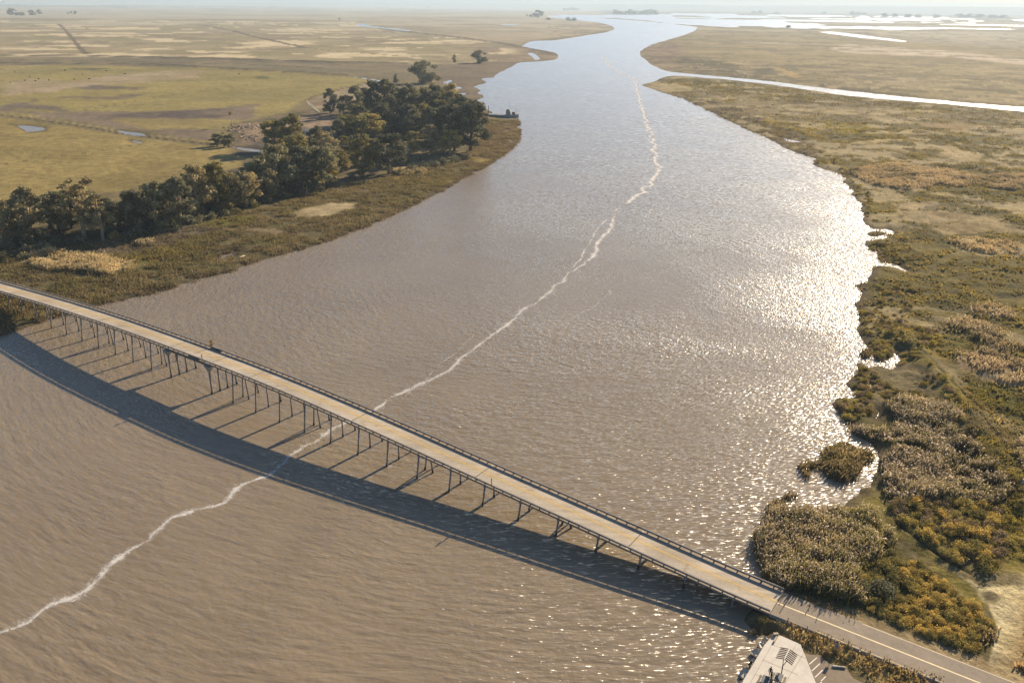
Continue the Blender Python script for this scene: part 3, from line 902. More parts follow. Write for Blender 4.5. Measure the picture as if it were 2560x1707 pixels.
def foam_material():
    m = bpy.data.materials.new('river_foam')
    m.use_nodes = True
    nt = m.node_tree
    nt.nodes.clear()
    out = N_(nt, 'ShaderNodeOutputMaterial')
    geo = N_(nt, 'ShaderNodeNewGeometry')
    at_ = N_(nt, 'ShaderNodeAttribute', attribute_name='tint')     # r: closeness to the middle, g: strength
    sp = N_(nt, 'ShaderNodeSeparateColor')
    nt.links.new(at_.outputs['Color'], sp.inputs[0])
    n = noise(nt, geo.outputs['Position'], 1.15, 6, 0.78, 1.6)
    n2 = noise(nt, geo.outputs['Position'], 0.16, 3, 0.6, 0.5)
    v = math_(nt, 'ADD', math_(nt, 'MULTIPLY', sp.outputs[0], 0.62), math_(nt, 'MULTIPLY', n.outputs['Fac'], 1.15))
    v = math_(nt, 'ADD', v, math_(nt, 'MULTIPLY', n2.outputs['Fac'], 0.7))
    v = math_(nt, 'ADD', v, math_(nt, 'MULTIPLY', sp.outputs[1], 0.4))
    r = ramp(nt, math_(nt, 'MULTIPLY', v, 0.5), [(0.758, 0.0), (0.90, 1.0)])
    tr = N_(nt, 'ShaderNodeBsdfTransparent')
    d = N_(nt, 'ShaderNodeBsdfDiffuse')
    d.inputs['Color'].default_value = (0.70, 0.69, 0.66, 1)
    mx = N_(nt, 'ShaderNodeMixShader')
    nt.links.new(math_(nt, 'MULTIPLY', r.outputs['Color'], 0.92), mx.inputs[0])
    nt.links.new(tr.outputs[0], mx.inputs[1])
    nt.links.new(d.outputs[0], mx.inputs[2])
    nt.links.new(mx.outputs[0], out.inputs['Surface'])
    return m


def concrete_deck_material():
    m, nt, b, out = newmat('worn_concrete_deck')
    tc = N_(nt, 'ShaderNodeTexCoord')
    geo = N_(nt, 'ShaderNodeNewGeometry')
    at_ = N_(nt, 'ShaderNodeAttribute', attribute_name='tint')
    n1 = noise(nt, geo.outputs['Position'], 0.12, 5, 0.65)
    n2 = noise(nt, geo.outputs['Position'], 1.8, 4, 0.6)
    c = ramp(nt, n1.outputs['Fac'], [(0.3, lin((160, 151, 136))), (0.7, lin((184, 175, 160)))])
    r = ramp(nt, n2.outputs['Fac'], [(0.3, 0.9), (0.7, 1.08)])
    o = mixc(nt, c.outputs['Color'], r.outputs['Color'], 1.0)
    o = mixc(nt, o, at_.outputs['Color'], 1.0)
    mp = N_(nt, 'ShaderNodeMapping')
    mp.inputs['Rotation'].default_value = (0, 0, -(PI / 2 - AZ))
    mp.inputs['Scale'].default_value = (0.05, 0.9, 1)
    nt.links.new(geo.outputs['Position'], mp.inputs['Vector'])
    n3 = noise(nt, mp.outputs['Vector'], 1.0, 4, 0.6)
    r3 = ramp(nt, n3.outputs['Fac'], [(0.35, 0.86), (0.62, 1.05)])
    o = mixc(nt, o, r3.outputs['Color'], 1.0)
    n4 = noise(nt, geo.outputs['Position'], 0.35, 3, 0.55, 0.8)
    r4 = ramp(nt, n4.outputs['Fac'], [(0.62, (1, 1, 1)), (0.70, (0.84, 0.78, 0.68))])
    o = mixc(nt, o, r4.outputs['Color'], 1.0)
    nt.links.new(o, b.inputs['Base Color'])
    b.inputs['Roughness'].default_value = 0.85
    b.inputs['Specular IOR Level'].default_value = 0.25
    return m


M['ground'] = ground_material()
M['water'] = water_material()
M['foam'] = foam_material()
M['deck'] = concrete_deck_material()
M['concrete'] = simple('weathered_concrete', (140, 140, 138), 0.9, 0.22, 1.5)
M['pile'] = simple('pile_concrete', (136, 130, 122), 0.9, 0.25, 1.2)
M['pile_wet'] = simple('tide_darkened_concrete', (58, 56, 52), 0.7, 0.25, 1.2)
M['rail'] = simple('rail_concrete', (126, 122, 118), 0.85, 0.25, 1.5)
M['steel_green'] = simple('painted_steel', (84, 92, 92), 0.6, 0.2, 2)
M['yellow_line'] = simple('worn_yellow_paint', (206, 170, 92), 0.8, 0.16, 0.8)
M['cream_line'] = simple('pale_lane_paint', (226, 210, 168), 0.8, 0.10, 0.8)
M['white'] = simple('white_paint', (222, 220, 212), 0.7, 0.08, 2)
M['asphalt'] = simple('sun_bleached_asphalt', (138, 128, 114), 0.95, 0.14, 0.9)
M['asphalt_lot'] = simple('parking_lot_asphalt', (128, 116, 100), 0.95, 0.14, 0.9)
M['joint'] = simple('dark_joint_filler', (92, 84, 74), 0.95, 0.25, 1)
M['slab'] = simple('pale_landing_concrete', (198, 193, 183), 0.9, 0.10, 0.7)
M['slab_dark'] = simple('concrete_kerb', (168, 154, 132), 0.9, 0.15, 1)
M['riprap'] = simple('pale_broken_rock', (196, 186, 168), 0.95, 0.3, 1.2)
M['sign_yellow'] = simple('sign_face_yellow', (196, 140, 32), 0.5, 0.06, 4)
M['sign_back'] = simple('bare_sign_back', (120, 98, 80), 0.6, 0.15, 3, metal=0.2)
M['sign_grey'] = simple('grey_sign_back', (120, 130, 138), 0.5, 0.1, 3)
M['galv'] = simple('galvanised_post', (150, 146, 138), 0.5, 0.1, 4, metal=0.3)
M['bark_pale'] = simple('pale_eucalyptus_bark', (168, 152, 128), 0.9, 0.3, 0.8)
M['bark_dark'] = simple('dark_bark', (92, 78, 62), 0.95, 0.3, 0.8)
M['wood'] = simple('weathered_wood', (116, 98, 76), 0.9, 0.25, 2)
M['wood_dark'] = simple('dark_stained_wood', (66, 56, 48), 0.9, 0.2, 3)
M['post'] = simple('old_fence_post', (96, 84, 68), 0.95, 0.2, 3)
M['table_grey'] = simple('slate_coated_metal', (78, 84, 90), 0.6, 0.08, 3)
M['bench_brown'] = simple('brown_coated_metal', (84, 72, 68), 0.6, 0.1, 3)
M['skin'] = simple('skin', (196, 148, 118), 0.6, 0.06, 6)
M['hair_dark'] = simple('dark_hair', (36, 28, 26), 0.6, 0.2, 30)
M['cloth_black'] = simple('black_cloth', (36, 36, 42), 0.9, 0.15, 8)
M['cloth_brown'] = simple('brown_cloth', (88, 72, 68), 0.9, 0.15, 8)
M['cloth_navy'] = simple('navy_trousers', (42, 48, 62), 0.9, 0.15, 8)
M['cloth_pale'] = simple('pale_bag_canvas', (222, 206, 186), 0.9, 0.1, 8)
M['hull_grey'] = simple('faded_grey_hull', (146, 152, 154), 0.7, 0.25, 0.6)
M['hull_red'] = simple('dark_boot_topping', (62, 58, 56), 0.8, 0.2, 1)
M['boat_white'] = simple('dirty_white_paint', (198, 194, 186), 0.7, 0.15, 1)
M['boat_brown'] = simple('rusty_brown', (128, 106, 88), 0.8, 0.25, 1)
M['cow'] = simple('dark_cow_hide', (48, 38, 32), 0.9, 0.2, 2)
M['house_wall'] = simple('white_house_wall', (206, 200, 190), 0.8, 0.08, 1)
M['house_roof'] = simple('grey_roof', (134, 126, 116), 0.8, 0.15, 1)
M['glass'] = simple('dark_window', (46, 54, 62), 0.15, 0.05, 1, spec=0.5)
M['debris'] = simple('weathered_debris', (166, 148, 126), 0.95, 0.4, 0.5)
M['hill'] = simple('distant_hill', (122, 116, 92), 1.0, 0.2, 0.002)
M['leaf_dark'] = foliage_material('dark_eucalyptus_leaf', (120, 120, 98))
M['leaf_olive'] = foliage_material('olive_leaf', (148, 140, 92))
M['leaf_tan'] = foliage_material('brown_olive_leaf', (160, 150, 116))
M['leaf_yellow'] = foliage_material('yellow_green_leaf', (182, 160, 78))
M['scrub_olive'] = foliage_material('coyote_brush_leaf', (166, 154, 94), 0.3)
M['scrub_ochre'] = foliage_material('ochre_scrub_leaf', (194, 174, 104), 0.25)
M['scrub_grey'] = foliage_material('grey_brown_scrub_leaf', (156, 140, 112), 0.3)
M['reed'] = foliage_material('reed_and_sedge', (255, 255, 255), 0.0, 0.42)

# ------------------------------------------------------------------ ground, water


def build_ground():
    az = np.concatenate([np.arange(-180, -37, 4.0), np.arange(-36, 36.01, 0.075), np.arange(38, 179, 4.0)])
    dep = np.concatenate([np.arange(47, 4, -0.085), np.arange(4, 0.42, -0.05)])
    rad = CAMH / np.tan(np.radians(dep))
    rad = np.concatenate([[25, 50, 75], rad, [15500, 18500, 23000, 29000]])
    A, Rr = np.meshgrid(np.radians(az), rad)
    P = np.stack([np.sin(A).ravel() * Rr.ravel(), np.cos(A).ravel() * Rr.ravel()], 1)
    h, c, sd = land(P)
    h[Rr.ravel() > 15000] = np.maximum(h[Rr.ravel() > 15000], 0.5)
    na, nr = len(az), len(rad)
    V = np.concatenate([P, h[:, None]], 1)
    V = np.concatenate([V, [[0, 0, -1.4]]], 0)
    i = np.arange(nr - 1)[:, None] * na
    j = np.arange(na)[None, :]
    j2 = (j + 1) % na
    Q = np.stack([(i + j).ravel(), (i + j2).ravel(), (i + na + j2).ravel(), (i + na + j).ravel()], 1)
    mid = len(V) - 1
    F0 = np.stack([np.full(na, mid), np.arange(na), (np.arange(na) + 1) % na, (np.arange(na) + 1) % na], 1)
    Q = np.concatenate([Q[:, ::-1], F0[:, [0, 2, 1, 3]]])
    # fan triangles: drop the doubled corner
    me = bpy.data.meshes.new('ground')
    nq = len(Q) - na
    loops = np.concatenate([Q[:nq].ravel(), Q[nq:, :3].ravel()]).astype(np.int32)
    starts = np.concatenate([np.arange(nq) * 4, nq * 4 + np.arange(na) * 3]).astype(np.int32)
    me.vertices.add(len(V))
    me.vertices.foreach_set('co', V.astype(np.float32).ravel())
    me.loops.add(len(loops))
    me.loops.foreach_set('vertex_index', loops)
    me.polygons.add(len(starts))
    me.polygons.foreach_set('loop_start', starts)
    me.polygons.foreach_set('use_smooth', np.ones(len(starts), dtype=bool))
    me.update(calc_edges=True)
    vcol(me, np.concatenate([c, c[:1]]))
    o = link('ground', me, M['ground'])
    tag(o, 'flat marsh, pasture and river banks reaching to the hazy horizon', 'ground', kind='structure')
    return o


build_ground()

n_ = 72
Wv = [(30500 * math.sin(2 * PI * k / n_), 30500 * math.cos(2 * PI * k / n_), 0.0) for k in range(n_)]
me = bpy.data.meshes.new('water')
me.from_pydata(Wv, [], [list(range(n_))[::-1]])
tag(link('water', me, M['water']), 'wide silty brown river bending away with sun glitter on its right side', 'river', kind='structure')


def ground_h(pts):
    h, _, sd = land(np.asarray(pts, dtype=float).reshape(-1, 2), False)
    return h


def gz(x, y):
    return float(ground_h([(x, y)])[0])


# ------------------------------------------------------------------ foam line on the water


def foam():
    k = 0.91875
    main1 = [(-40, 1470), (0, 1452), (60, 1425), (110, 1385), (180, 1355), (230, 1325), (260, 1300), (330, 1255), (350, 1225), (390, 1190), (450, 1168),
             (510, 1150), (560, 1115), (590, 1100), (620, 1088), (640, 1070), (665, 1045), (700, 1028), (760, 985), (810, 960), (865, 945), (900, 920), (940, 898),
             (980, 878), (1020, 860), (1060, 825), (1100, 790), (1150, 755), (1200, 715), (1250, 680), (1290, 645), (1320, 615), (1350, 597)]
    main2 = [(1350, 600), (1358, 585), (1375, 560), (1395, 525), (1410, 500), (1420, 480)]
    main3 = [(1440, 468), (1470, 445), (1495, 425), (1512, 390), (1505, 350), (1500, 320), (1485, 285), (1475, 250), (1465, 215), (1460, 190), (1455, 180),
             (1420, 165), (1400, 150), (1385, 132)]
    thin = [(1425, 478), (1380, 520), (1352, 555), (1340, 590), (1320, 615)]
    thin2 = [(1010, 835), (980, 868), (920, 915)]
    thin2b = [(1090, 770), (1040, 815), (1010, 835)]
    dots = [(1262, 756), (1290, 742), (1330, 720), (1350, 708), (1385, 682), (1402, 664)]
    dots2 = [(1500, 480), (1480, 500)]
    V, Q, C = [], [], []

    def ribbon(line, hw, st, jit, zz=0.03):
        pw = [at(a / k, b / k) for a, b in line]
        # resample
        pts = []
        for a, b in zip(pw[:-1], pw[1:]):
            L = math.dist(a, b)
            m = max(1, int(L / 1.6))
            for q in range(m):
                pts.append((a[0] + (b[0] - a[0]) * q / m, a[1] + (b[1] - a[1]) * q / m))
        pts.append(pw[-1])
        P = np.array(pts)
        j = (fbm(P, 9.0, 91, 3) - 0.5)
        wv = 0.45 + 1.1 * fbm(P, 13.0, 95, 3)
        for i in range(len(P)):
            d = P[min(i + 1, len(P) - 1)] - P[max(i - 1, 0)]
            d = d / max(np.hypot(*d), 1e-6)
            nrm = np.array([-d[1], d[0]])
            c0 = P[i] + nrm * j[i] * jit
            base = len(V)
            for q in (-1.0, -0.5, 0.0, 0.5, 1.0):
                p = c0 + nrm * hw * wv[i] * q
                V.append((p[0], p[1], zz))
                C.append((1 - abs(q), st, 0))
            if i > 0:
                for q in range(4):
                    Q.append((base - 5 + q, base - 4 + q, base + q + 1, base + q))
    ribbon(main1, 2.3, 0.45, 4.5)
    ribbon(main1, 7.0, 0.0, 3.0, 0.035)
    ribbon(main2, 2.9, 0.6, 5.0)
    ribbon(main3, 3.4, 0.8, 7.0)
    ribbon(thin, 2.0, 0.32, 3.0)
    ribbon(thin2, 1.2, 0.22, 2.0)
    ribbon(thin2b, 1.0, 0.12, 2.0)
    ribbon(dots, 3.6, 0.06, 6.0)
    ribbon(dots2, 1.6, 0.3, 3.0)
    me = mesh_np('foam', V, np.array(Q)[:, ::-1])
    vcol(me, C)
    tag(link('foam', me, M['foam']), 'ragged white foam line drifting down the middle of the river', 'foam', kind='stuff')


foam()

# ------------------------------------------------------------------ the bridge
PROFILE = [(-400, 2.6), (-345, 3.6), (-312, 5.2), (-290, 6.5), (-267, 7.6), (-245, 8.4), (-228, 8.8), (-203, 9.0), (-171, 8.9), (-150, 8.3), (-131, 7.4), (-114, 6.4), (-93, 5.1),
           (-75, 4.1), (-59, 3.2), (-45, 2.35), (-33, 1.75), (-15, 1.6), (60, 1.6), (200, 1.6)]
_ps, _pz = np.array([a for a, _ in PROFILE], float), np.array([b for _, b in PROFILE], float)


def zd(s):
    # smoothed deck profile
    q = np.linspace(-9, 9, 7)
    return float(np.mean(np.interp(s + q, _ps, _pz)))


S0, S1 = -346.0, -31.0
NN, NF = NC - 3.8, NC + 3.8
SPAN = 9.32
bent_s = [-205.5 + SPAN * (n - 7) for n in range(-7, 26) if n != 8]
bent_n = [n for n in range(-7, 26) if n != 8]


def extrude_along(section, s_list, zoff=0.0):
    """section: [(n, dz)] closed; swept along the deck"""
    V, Fc = [], []
    k = len(section)
    for s in s_list:
        z = zd(s) + zoff
        for n, dz in section:
            V.append(bp(s, n, z + dz))
    for i in range(len(s_list) - 1):
        for j in range(k):
            a, b = i * k + j, i * k + (j + 1) % k
            Fc.append([a, b, b + k, a + k])
    Fc.append(list(range(k)))
    Fc.append([(len(s_list) - 1) * k + j for j in range(k)][::-1])
    me = bpy.data.meshes.new('sweep')
    me.from_pydata(V, [], Fc)
    bm = bmesh.new()
    bm.from_mesh(me)
    bmesh.ops.recalc_face_normals(bm, faces=bm.faces)
    bm.to_mesh(me)
    bm.free()
    return me


def steps(a, b, d):
    m = max(1, int(round((b - a) / d)))
    return [a + (b - a) * i / m for i in range(m + 1)]


bridge = empty('road_bridge', bp(-190, NC, 0))
tag(bridge, 'long low two-lane concrete trestle road bridge on slender piles across the brown river', 'bridge')
BL = bridge.location.copy()


def bchild(name, me, mat, parent=None):
    o = link(name, me, mat)
    o.parent = parent or bridge
    o.matrix_parent_inverse = Matrix.Translation(-BL)
    return o


def deck_mesh():
    ss = steps(S0, S1, 2.33)
    cols = [NN, NN + 0.75, NC - 1.65, NC - 0.6, NC + 0.6, NC + 1.65, NF - 1.0, NF]
    V, Fc, C = [], [], []
    for s in ss:
        z = zd(s)
        P = np.array([(s, 0.0)])
        slab = math.floor((s - 1) / SPAN)
        tv = 0.93 + 0.14 * ((slab * 7919) % 13) / 12.0
        for i, n in enumerate(cols):
            cr = 0.05 * (1 - abs(n - NC) / 3.8)
            V.append(bp(s, n, z + cr))
            t = np.array([1.0, 1.0, 1.0]) * tv
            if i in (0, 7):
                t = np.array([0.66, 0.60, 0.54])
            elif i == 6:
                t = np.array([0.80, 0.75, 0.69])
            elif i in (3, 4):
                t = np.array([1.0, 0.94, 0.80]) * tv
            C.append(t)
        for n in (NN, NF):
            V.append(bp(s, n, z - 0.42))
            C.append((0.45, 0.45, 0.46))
    k = 10
    for i in range(len(ss) - 1):
        a = i * k
        for j in range(7):
            Fc.append([a + j, a + j + 1, a + k + j + 1, a + k + j])
        Fc.append([a + 8, a, a + k, a + k + 8])
        Fc.append([a + 7, a + 9, a + k + 9, a + k + 7])
        Fc.append([a + 9, a + 8, a + k + 8, a + k + 9])
    e = (len(ss) - 1) * k
    Fc.append([8, 0, 1, 2, 3, 4, 5, 6, 7, 9])
    Fc.append([e + q for q in (9, 7, 6, 5, 4, 3, 2, 1, 0, 8)])
    me = bpy.data.meshes.new('deck')
    me.from_pydata(V, [], Fc)
    bm = bmesh.new()
    bm.from_mesh(me)
    bmesh.ops.recalc_face_normals(bm, faces=bm.faces)
    bm.to_mesh(me)
    bm.free()
    vcol(me, C)
    return me


bchild('deck', deck_mesh(), M['deck'])


def sheet(nlo, nhi, s0, s1, dz, d=2.33):
    ss = steps(s0, s1, d)
    V, Fc = [], []
    for s in ss:
        z = zd(s) + dz + 0.05 * (1 - abs((nlo + nhi) / 2 - NC) / 3.8)
        V += [bp(s, nlo, z), bp(s, nhi, z)]
    for i in range(len(ss) - 1):
        a = i * 2
        Fc.append([a, a + 2, a + 3, a + 1])
    me = bpy.data.meshes.new('sheet')
    me.from_pydata(V, [], Fc)
    if me.polygons[0].normal.z < 0:
        me.flip_normals()
    return me


bchild('centre_line', sheet(NC - 0.11, NC + 0.11, S0, S1, 0.006), M['yellow_line'])
# expansion joints with pale end plates
for s in (-298.7, -261.4, -242.8, -205.5, -186.9, -171.0, -133.8, -96.6, -59.3):
    mb = MB()
    c = bp(s, NC, zd(s) + 0.045)
    mb.box((c[0], c[1], c[2]), (0.16, 5.6, 0.03), -AZ + PI / 2)
    j = mb.build('expansion_joint', M['joint'])
    j.parent = bridge
    j.matrix_parent_inverse = Matrix.Translation(-BL)
    for a, b in ((NN + .06, NN + .7), (NF - .95, NF - .33)):
        pm = MB()
        c = bp(s, (a + b) / 2, zd(s) + 0.02)
        pm.box(c, (0.32, b - a, 0.03), -AZ + PI / 2)
        pl = pm.build('end_plate', M['white'])
        pl.parent = j

# railings: low concrete beam on short posts
post_me = None
posts_s = [S0 + 1 + 2.33 * i for i in range(int((S1 - S0 - 1) / 2.33) + 1)]
posts_s = [s for s in posts_s if s < S1 - 0.3]
for side, n in (('near', NN + 0.18), ('far', NF - 0.18)):
    me = extrude_along([(n - 0.13, 0.26), (n + 0.13, 0.26), (n + 0.13, 0.64), (n - 0.13, 0.64)], steps(S0, S1, 2.33))
    rl = bchild('railing', me, M['rail'])
    if post_me is None:
        mb = MB()
        mb.box((0, 0, 0.16), (0.24, 0.26, 0.40), 0)
        post_me = mb.mesh('rail_post')
        post_me.materials.append(M['rail'])
    vis = sorted(posts_s, key=lambda s: -s)
    one = vis[:100]
    rest = vis[100:]
    for s in one:
        o = bpy.data.objects.new('rail_post', post_me)
        COL.objects.link(o)
        p = bp(s, n, zd(s))
        o.parent = rl
        o.location = p
        o.rotation_euler = (0, 0, -AZ + PI / 2)
    mb = MB()
    for s in rest:
        p = bp(s, n, zd(s) + 0.16)
        mb.box(p, (0.24, 0.26, 0.40), -AZ + PI / 2)
    o = mb.build('rail_posts_beyond', M['rail'])
    o['kind'] = 'stuff'
    o.name = 'rail_post'
    o.parent = rl

# girders of the main span
for n in (NN + 0.35, NC, NF - 0.35):
    me = extrude_along([(n - 0.2, -1.0), (n + 0.2, -1.0), (n + 0.2, -0.44), (n - 0.2, -0.44)], steps(-205.2, -187.2, 3))
    bchild('girder', me, M['steel_green'])
# navigation boards on the rails over the channel
for n in (NN + 0.02, NF - 0.02):
    mb = MB()
    s = -193.5
    mb.box(bp(s, n, zd(s) + 0.12), (4.4, 0.10, 0.95), -AZ + PI / 2)
    o = mb.build('channel_board', M['steel_green'])
    o.parent = bridge
    o.matrix_parent_inverse = Matrix.Translation(-BL)

AFR = {-5, -1, 3, 6, 10, 13, 17, 21, 24}


def pile(mb, wet, s0, n0, z0, s1, n1, z1, r=0.2):
    a, b = Vector(bp(s0, n0, z0)), Vector(bp(s1, n1, z1))
    zw = 0.75
    if z0 < 0 and z1 > 1.2:
        t = (zw - z0) / (z1 - z0)
        c = a.lerp(b, t)
        mb.tube([c, b], r, 8)
        wet.tube([a, c], r * 1.22, 8)
    else:
        mb.tube([a, b], r, 8)


for n, s in zip(bent_n, bent_s):
    top = zd(s) - 0.42
    mb = MB()
    if n in (7, 9):
        # channel piers carry flared capitals at both ends
        c = bp(s, NC, top - 0.41)
        mb.box(c, (0.8, 7.3, 0.78), -AZ + PI / 2)
        for nn_ in (NN - 0.15, NF + 0.15):
            P8 = []
            for zz, w_, e_ in ((top - 1.75, 0.30, 0.30), (top - 0.05, 1.15, 0.75)):
                for ds, dn in ((-1, -1), (1, -1), (1, 1), (-1, 1)):
                    P8.append(bp(s + ds * w_, nn_ + dn * e_, zz))
            mb.hexa(P8)
    else:
        c = bp(s, NC, top - 0.28)
        mb.box(c, (0.55, 7.0, 0.54), -AZ + PI / 2)
    bent = mb.build('pier_cap', M['concrete'])
    bent.parent = bridge
    bent.matrix_parent_inverse = Matrix.Translation(-BL)
    zt = top - (0.8 if n in (7, 9) else 0.55)
    zb = -0.6 if s > -285 else -0.2
    if n in (7, 9):
        plist = [(0, NN - .15, 0, NN - .15), (0, NC - 1.3, 0, NC - 1.3), (0.0, NC + 1.2, 0, NC + 1.2), (0, NF + 0.5, 0, NF - .15)]
        zt = top - 1.0
    elif n in AFR:
        plist = [(0, NN - .45, 0, NN + .45), (-1.3, NC, -.2, NC - .1), (1.3, NC, .2, NC + .1), (0, NF + .5, 0, NF - .45)]
    else:
        plist = [(0, NN - .45, 0, NN + .45), (0, NC, 0, NC), (0, NF + .5, 0, NF - .45)]
    for ds0, n0, ds1, n1 in plist:
        pm, wm = MB(), MB()
        r = 0.26 if n in (7, 9) else 0.2
        pile(pm, wm, s + ds0, n0, zb, s + ds1, n1, zt, r)
        o = pm.build('pile', M['pile'], smooth=True)
        if wm.v:
            # dark tide band joined into the pile
            me2 = wm.mesh('tide_band', smooth=True)
            me2.materials.append(M['pile_wet'])
            bm = bmesh.new()
            bm.from_mesh(o.data)
            nf = len(bm.faces)
            bm.from_mesh(me2)
            o.data.materials.append(M['pile_wet'])
            bm.faces.ensure_lookup_table()
            for fi in range(nf, len(bm.faces)):
                bm.faces[fi].material_index = 1
            bm.to_mesh(o.data)
            bm.free()
        o.parent = bent

# guard rail stubs and abutments at the landing end
mb = MB()
p = bp(S1 + 1.2, NC, 0.2)
mb.box((p[0], p[1], 0.3), (2.2, 7.4, 2.0), -AZ + PI / 2)
o = mb.build('abutment', M['concrete'])
o.parent = bridge
o.matrix_parent_inverse = Matrix.Translation(-BL)
mb = MB()
p = bp(S0 - 1.2, NC, 1.2)
mb.box((p[0], p[1], 1.2), (2.2, 7.4, 4.0), -AZ + PI / 2)
o = mb.build('abutment', M['concrete'])
o.parent = bridge
o.matrix_parent_inverse = Matrix.Translation(-BL)


# ------------------------------------------------------------------ roads on land
def road(s0, s1, z, nlo, nhi, name, label):
    V, Fc = [], []
    ss = steps(s0, s1, 4)
    for s in ss:
        V += [bp(s, nlo - 0.5, z - 0.35), bp(s, nlo, z), bp(s, nhi, z), bp(s, nhi + 0.5, z - 0.35)]
    for i in range(len(ss) - 1):
        for j in range(3):
            a = i * 4 + j
            Fc.append([a, a + 4, a + 5, a + 1])
    me = bpy.data.meshes.new(name)
    me.from_pydata(V, [], Fc)
    if me.polygons[1].normal.z < 0:
        me.flip_normals()
    tag(link(name, me, M['asphalt']), label, 'road', kind='structure')


road(S1 + 0.05, 150, 1.62, NC - 3.6, NC + 3.5, 'road', 'sun bleached two lane asphalt road leading off the bridge')
road(-460, S0 - 0.05, 3.45, NC - 3.6, NC + 3.5, 'road', 'asphalt road running onto the far end of the bridge')


def marking(name, nlo, nhi, s0, s1, z, mat, label):
    V = [bp(s0, nlo, z), bp(s1, nlo, z), bp(s1, nhi, z), bp(s0, nhi, z)]
    me = bpy.data.meshes.new(name)
    me.from_pydata(V, [], [[0, 1, 2, 3]])
    if me.polygons[0].normal.z < 0:
        me.flip_normals()
    tag(link(name, me, mat), label, 'road marking', kind='structure')


marking('road_marking', NC - 0.14, NC + 0.14, S1 + 0.05, 150, 1.626, M['cream_line'], 'pale centre line painted along the road on the landing side')
marking('road_marking', NC + 3.2, NC + 3.32, S1 + 14, 150, 1.626, M['cream_line'], 'thin pale edge line on the far side of the road')
marking('road_marking', NC - 3.4, NC - 3.28, S1 + 8, 150, 1.626, M['cream_line'], 'thin pale edge line on the fence side of the road')
marking('road_joint', NC - 2.6, NC + 3.5, S1 + 1.2, S1 + 1.45, 1.626, M['joint'], 'dark crack sealed across the road at the bridge end')
marking('road_joint', NC - .2, NC + 3.2, S1 + 5.0, S1 + 5.18, 1.626, M['joint'], 'short dark crack across one lane beyond the bridge end')

# parking lot and stripes
mb = MB()
LOTZ = 1.12
b0 = [tuple(p) for p in W(LOT, LOTZ)]
mb.prism(b0, 0.5, LOTZ)
tag(mb.build('parking_lot', M['asphalt_lot']), 'tan asphalt parking lot beside the concrete landing', 'parking lot', kind='structure')
mb = MB()
z1 = lambda a, b: (1840 + a / 6.533, 1467 + b / 6.533)
for a, b in (((1200, 1255), (1320, 1150)), ((1240, 1365), (1370, 1245)), ((1290, 1470), (1415, 1350)), ((1390, 1530), (1465, 1455)), ((1340, 1600), (1400, 1545))):
    pa, pb = at(*z1(*a), LOTZ), at(*z1(*b), LOTZ)
    d = Vector((pb[0] - pa[0], pb[1] - pa[1])).normalized()
    w = Vector((-d.y, d.x)) * 0.07
    bi = len(mb.v)
    for q, sgn in ((pa, 1), (pb, 1), (pb, -1), (pa, -1)):
        mb.v.append((q[0] + w.x * sgn, q[1] + w.y * sgn, LOTZ + 0.004))
    mb.f.append([bi, bi + 1, bi + 2, bi + 3])
tag(mb.build('lot_markings', M['white']), 'white hatched stripes painted on the parking lot', 'road marking', kind='structure')

# ------------------------------------------------------------------ concrete landing platform
PZ = 1.3
plat = empty('landing_platform', (*at(1950, 1660, PZ), 0))
tag(plat, 'pale concrete landing platform beside the water below the bridge end', 'platform')
PL = plat.location.copy()


def pchild(o, par):
    o.parent = par
    o.matrix_parent_inverse = Matrix.Translation(-Vector(par.location)) if par.parent is None else par.matrix_parent_inverse.copy()
    return o


mb = MB()
mb.prism([tuple(p) for p in W(PLATFORM, PZ)], -0.6, PZ)
pchild(mb.build('slab', M['slab'], bevel=0.03), plat)
mb = MB()


def strip(mbx, pa, pb, w, h, z):
    a, b = at(*pa, z), at(*pb, z)
    mbx.bar((a[0], a[1], z + h / 2), (b[0], b[1], z + h / 2), w, h)


for a, b in (((590, 930), (230, 1568)), ((580, 930), (720, 985)), ((720, 985), (1140, 1160)), ((985, 920), (925, 1040)), ((1100, 1085), (800, 1568)),
             ((430, 1180), (1010, 1430)), ((300, 1420), (900, 1600))):
    strip(mb, z1(*a), z1(*b), 0.09, 0.012, PZ)
pchild(mb.build('slab_joints', M['slab_dark']), plat)
mb = MB()
strip(mb, (1933, 1588), (1945, 1587), 0.5, 0.45, PZ)
strip(mb, (1945, 1587), (1934, 1606), 0.3, 0.3, PZ)
pchild(mb.build('end_wall', M['slab_dark'], bevel=0.02), plat)
# broken rock along the water edge
edge = W([(1928, 1590), (1912, 1606), (1905, 1612), (1896, 1630), (1888, 1645), (1876, 1662), (1868, 1676), (1860, 1692), (1852, 1715), (1840, 1750)], 0.6)
for i in range(len(edge) - 1):
    for q in range(4):
        t = random.random()
        p = edge[i] * (1 - t) + edge[i + 1] * t + np.array([random.uniform(-.5, .5), random.uniform(-.4, .4)])
        bm = bmesh.new()
        bmesh.ops.create_cube(bm, size=1.6)
        for v in bm.verts:
            v.co *= random.uniform(0.55, 1.25)
        me = bpy.data.meshes.new('rock')
        bm.to_mesh(me)
        bm.free()
        o = link('rock', me, M['riprap'])
        o.location = (p[0], p[1], 0.25 + random.random() * 0.3)
        sc = random.uniform(0.35, 0.75)
        o.scale = (sc * 1.3, sc * .9, sc * 0.45)
        o.rotation_euler = (random.random(), random.random(), random.random() * 6)
        tag(o, 'pale broken rock at the water edge of the concrete landing', 'rock', 'riprap rocks along the landing')

# shade shelter with two slatted wings
z6 = lambda a, b: (1900 + a / 16.17, 1610 + b / 16.17)
foot = at(*z6(870, 1150), PZ)
sh = empty('shade_shelter', (foot[0], foot[1], PZ))
tag(sh, 'shade shelter with two dark slatted wings on one slender post', 'shelter')
RZ = 2.75


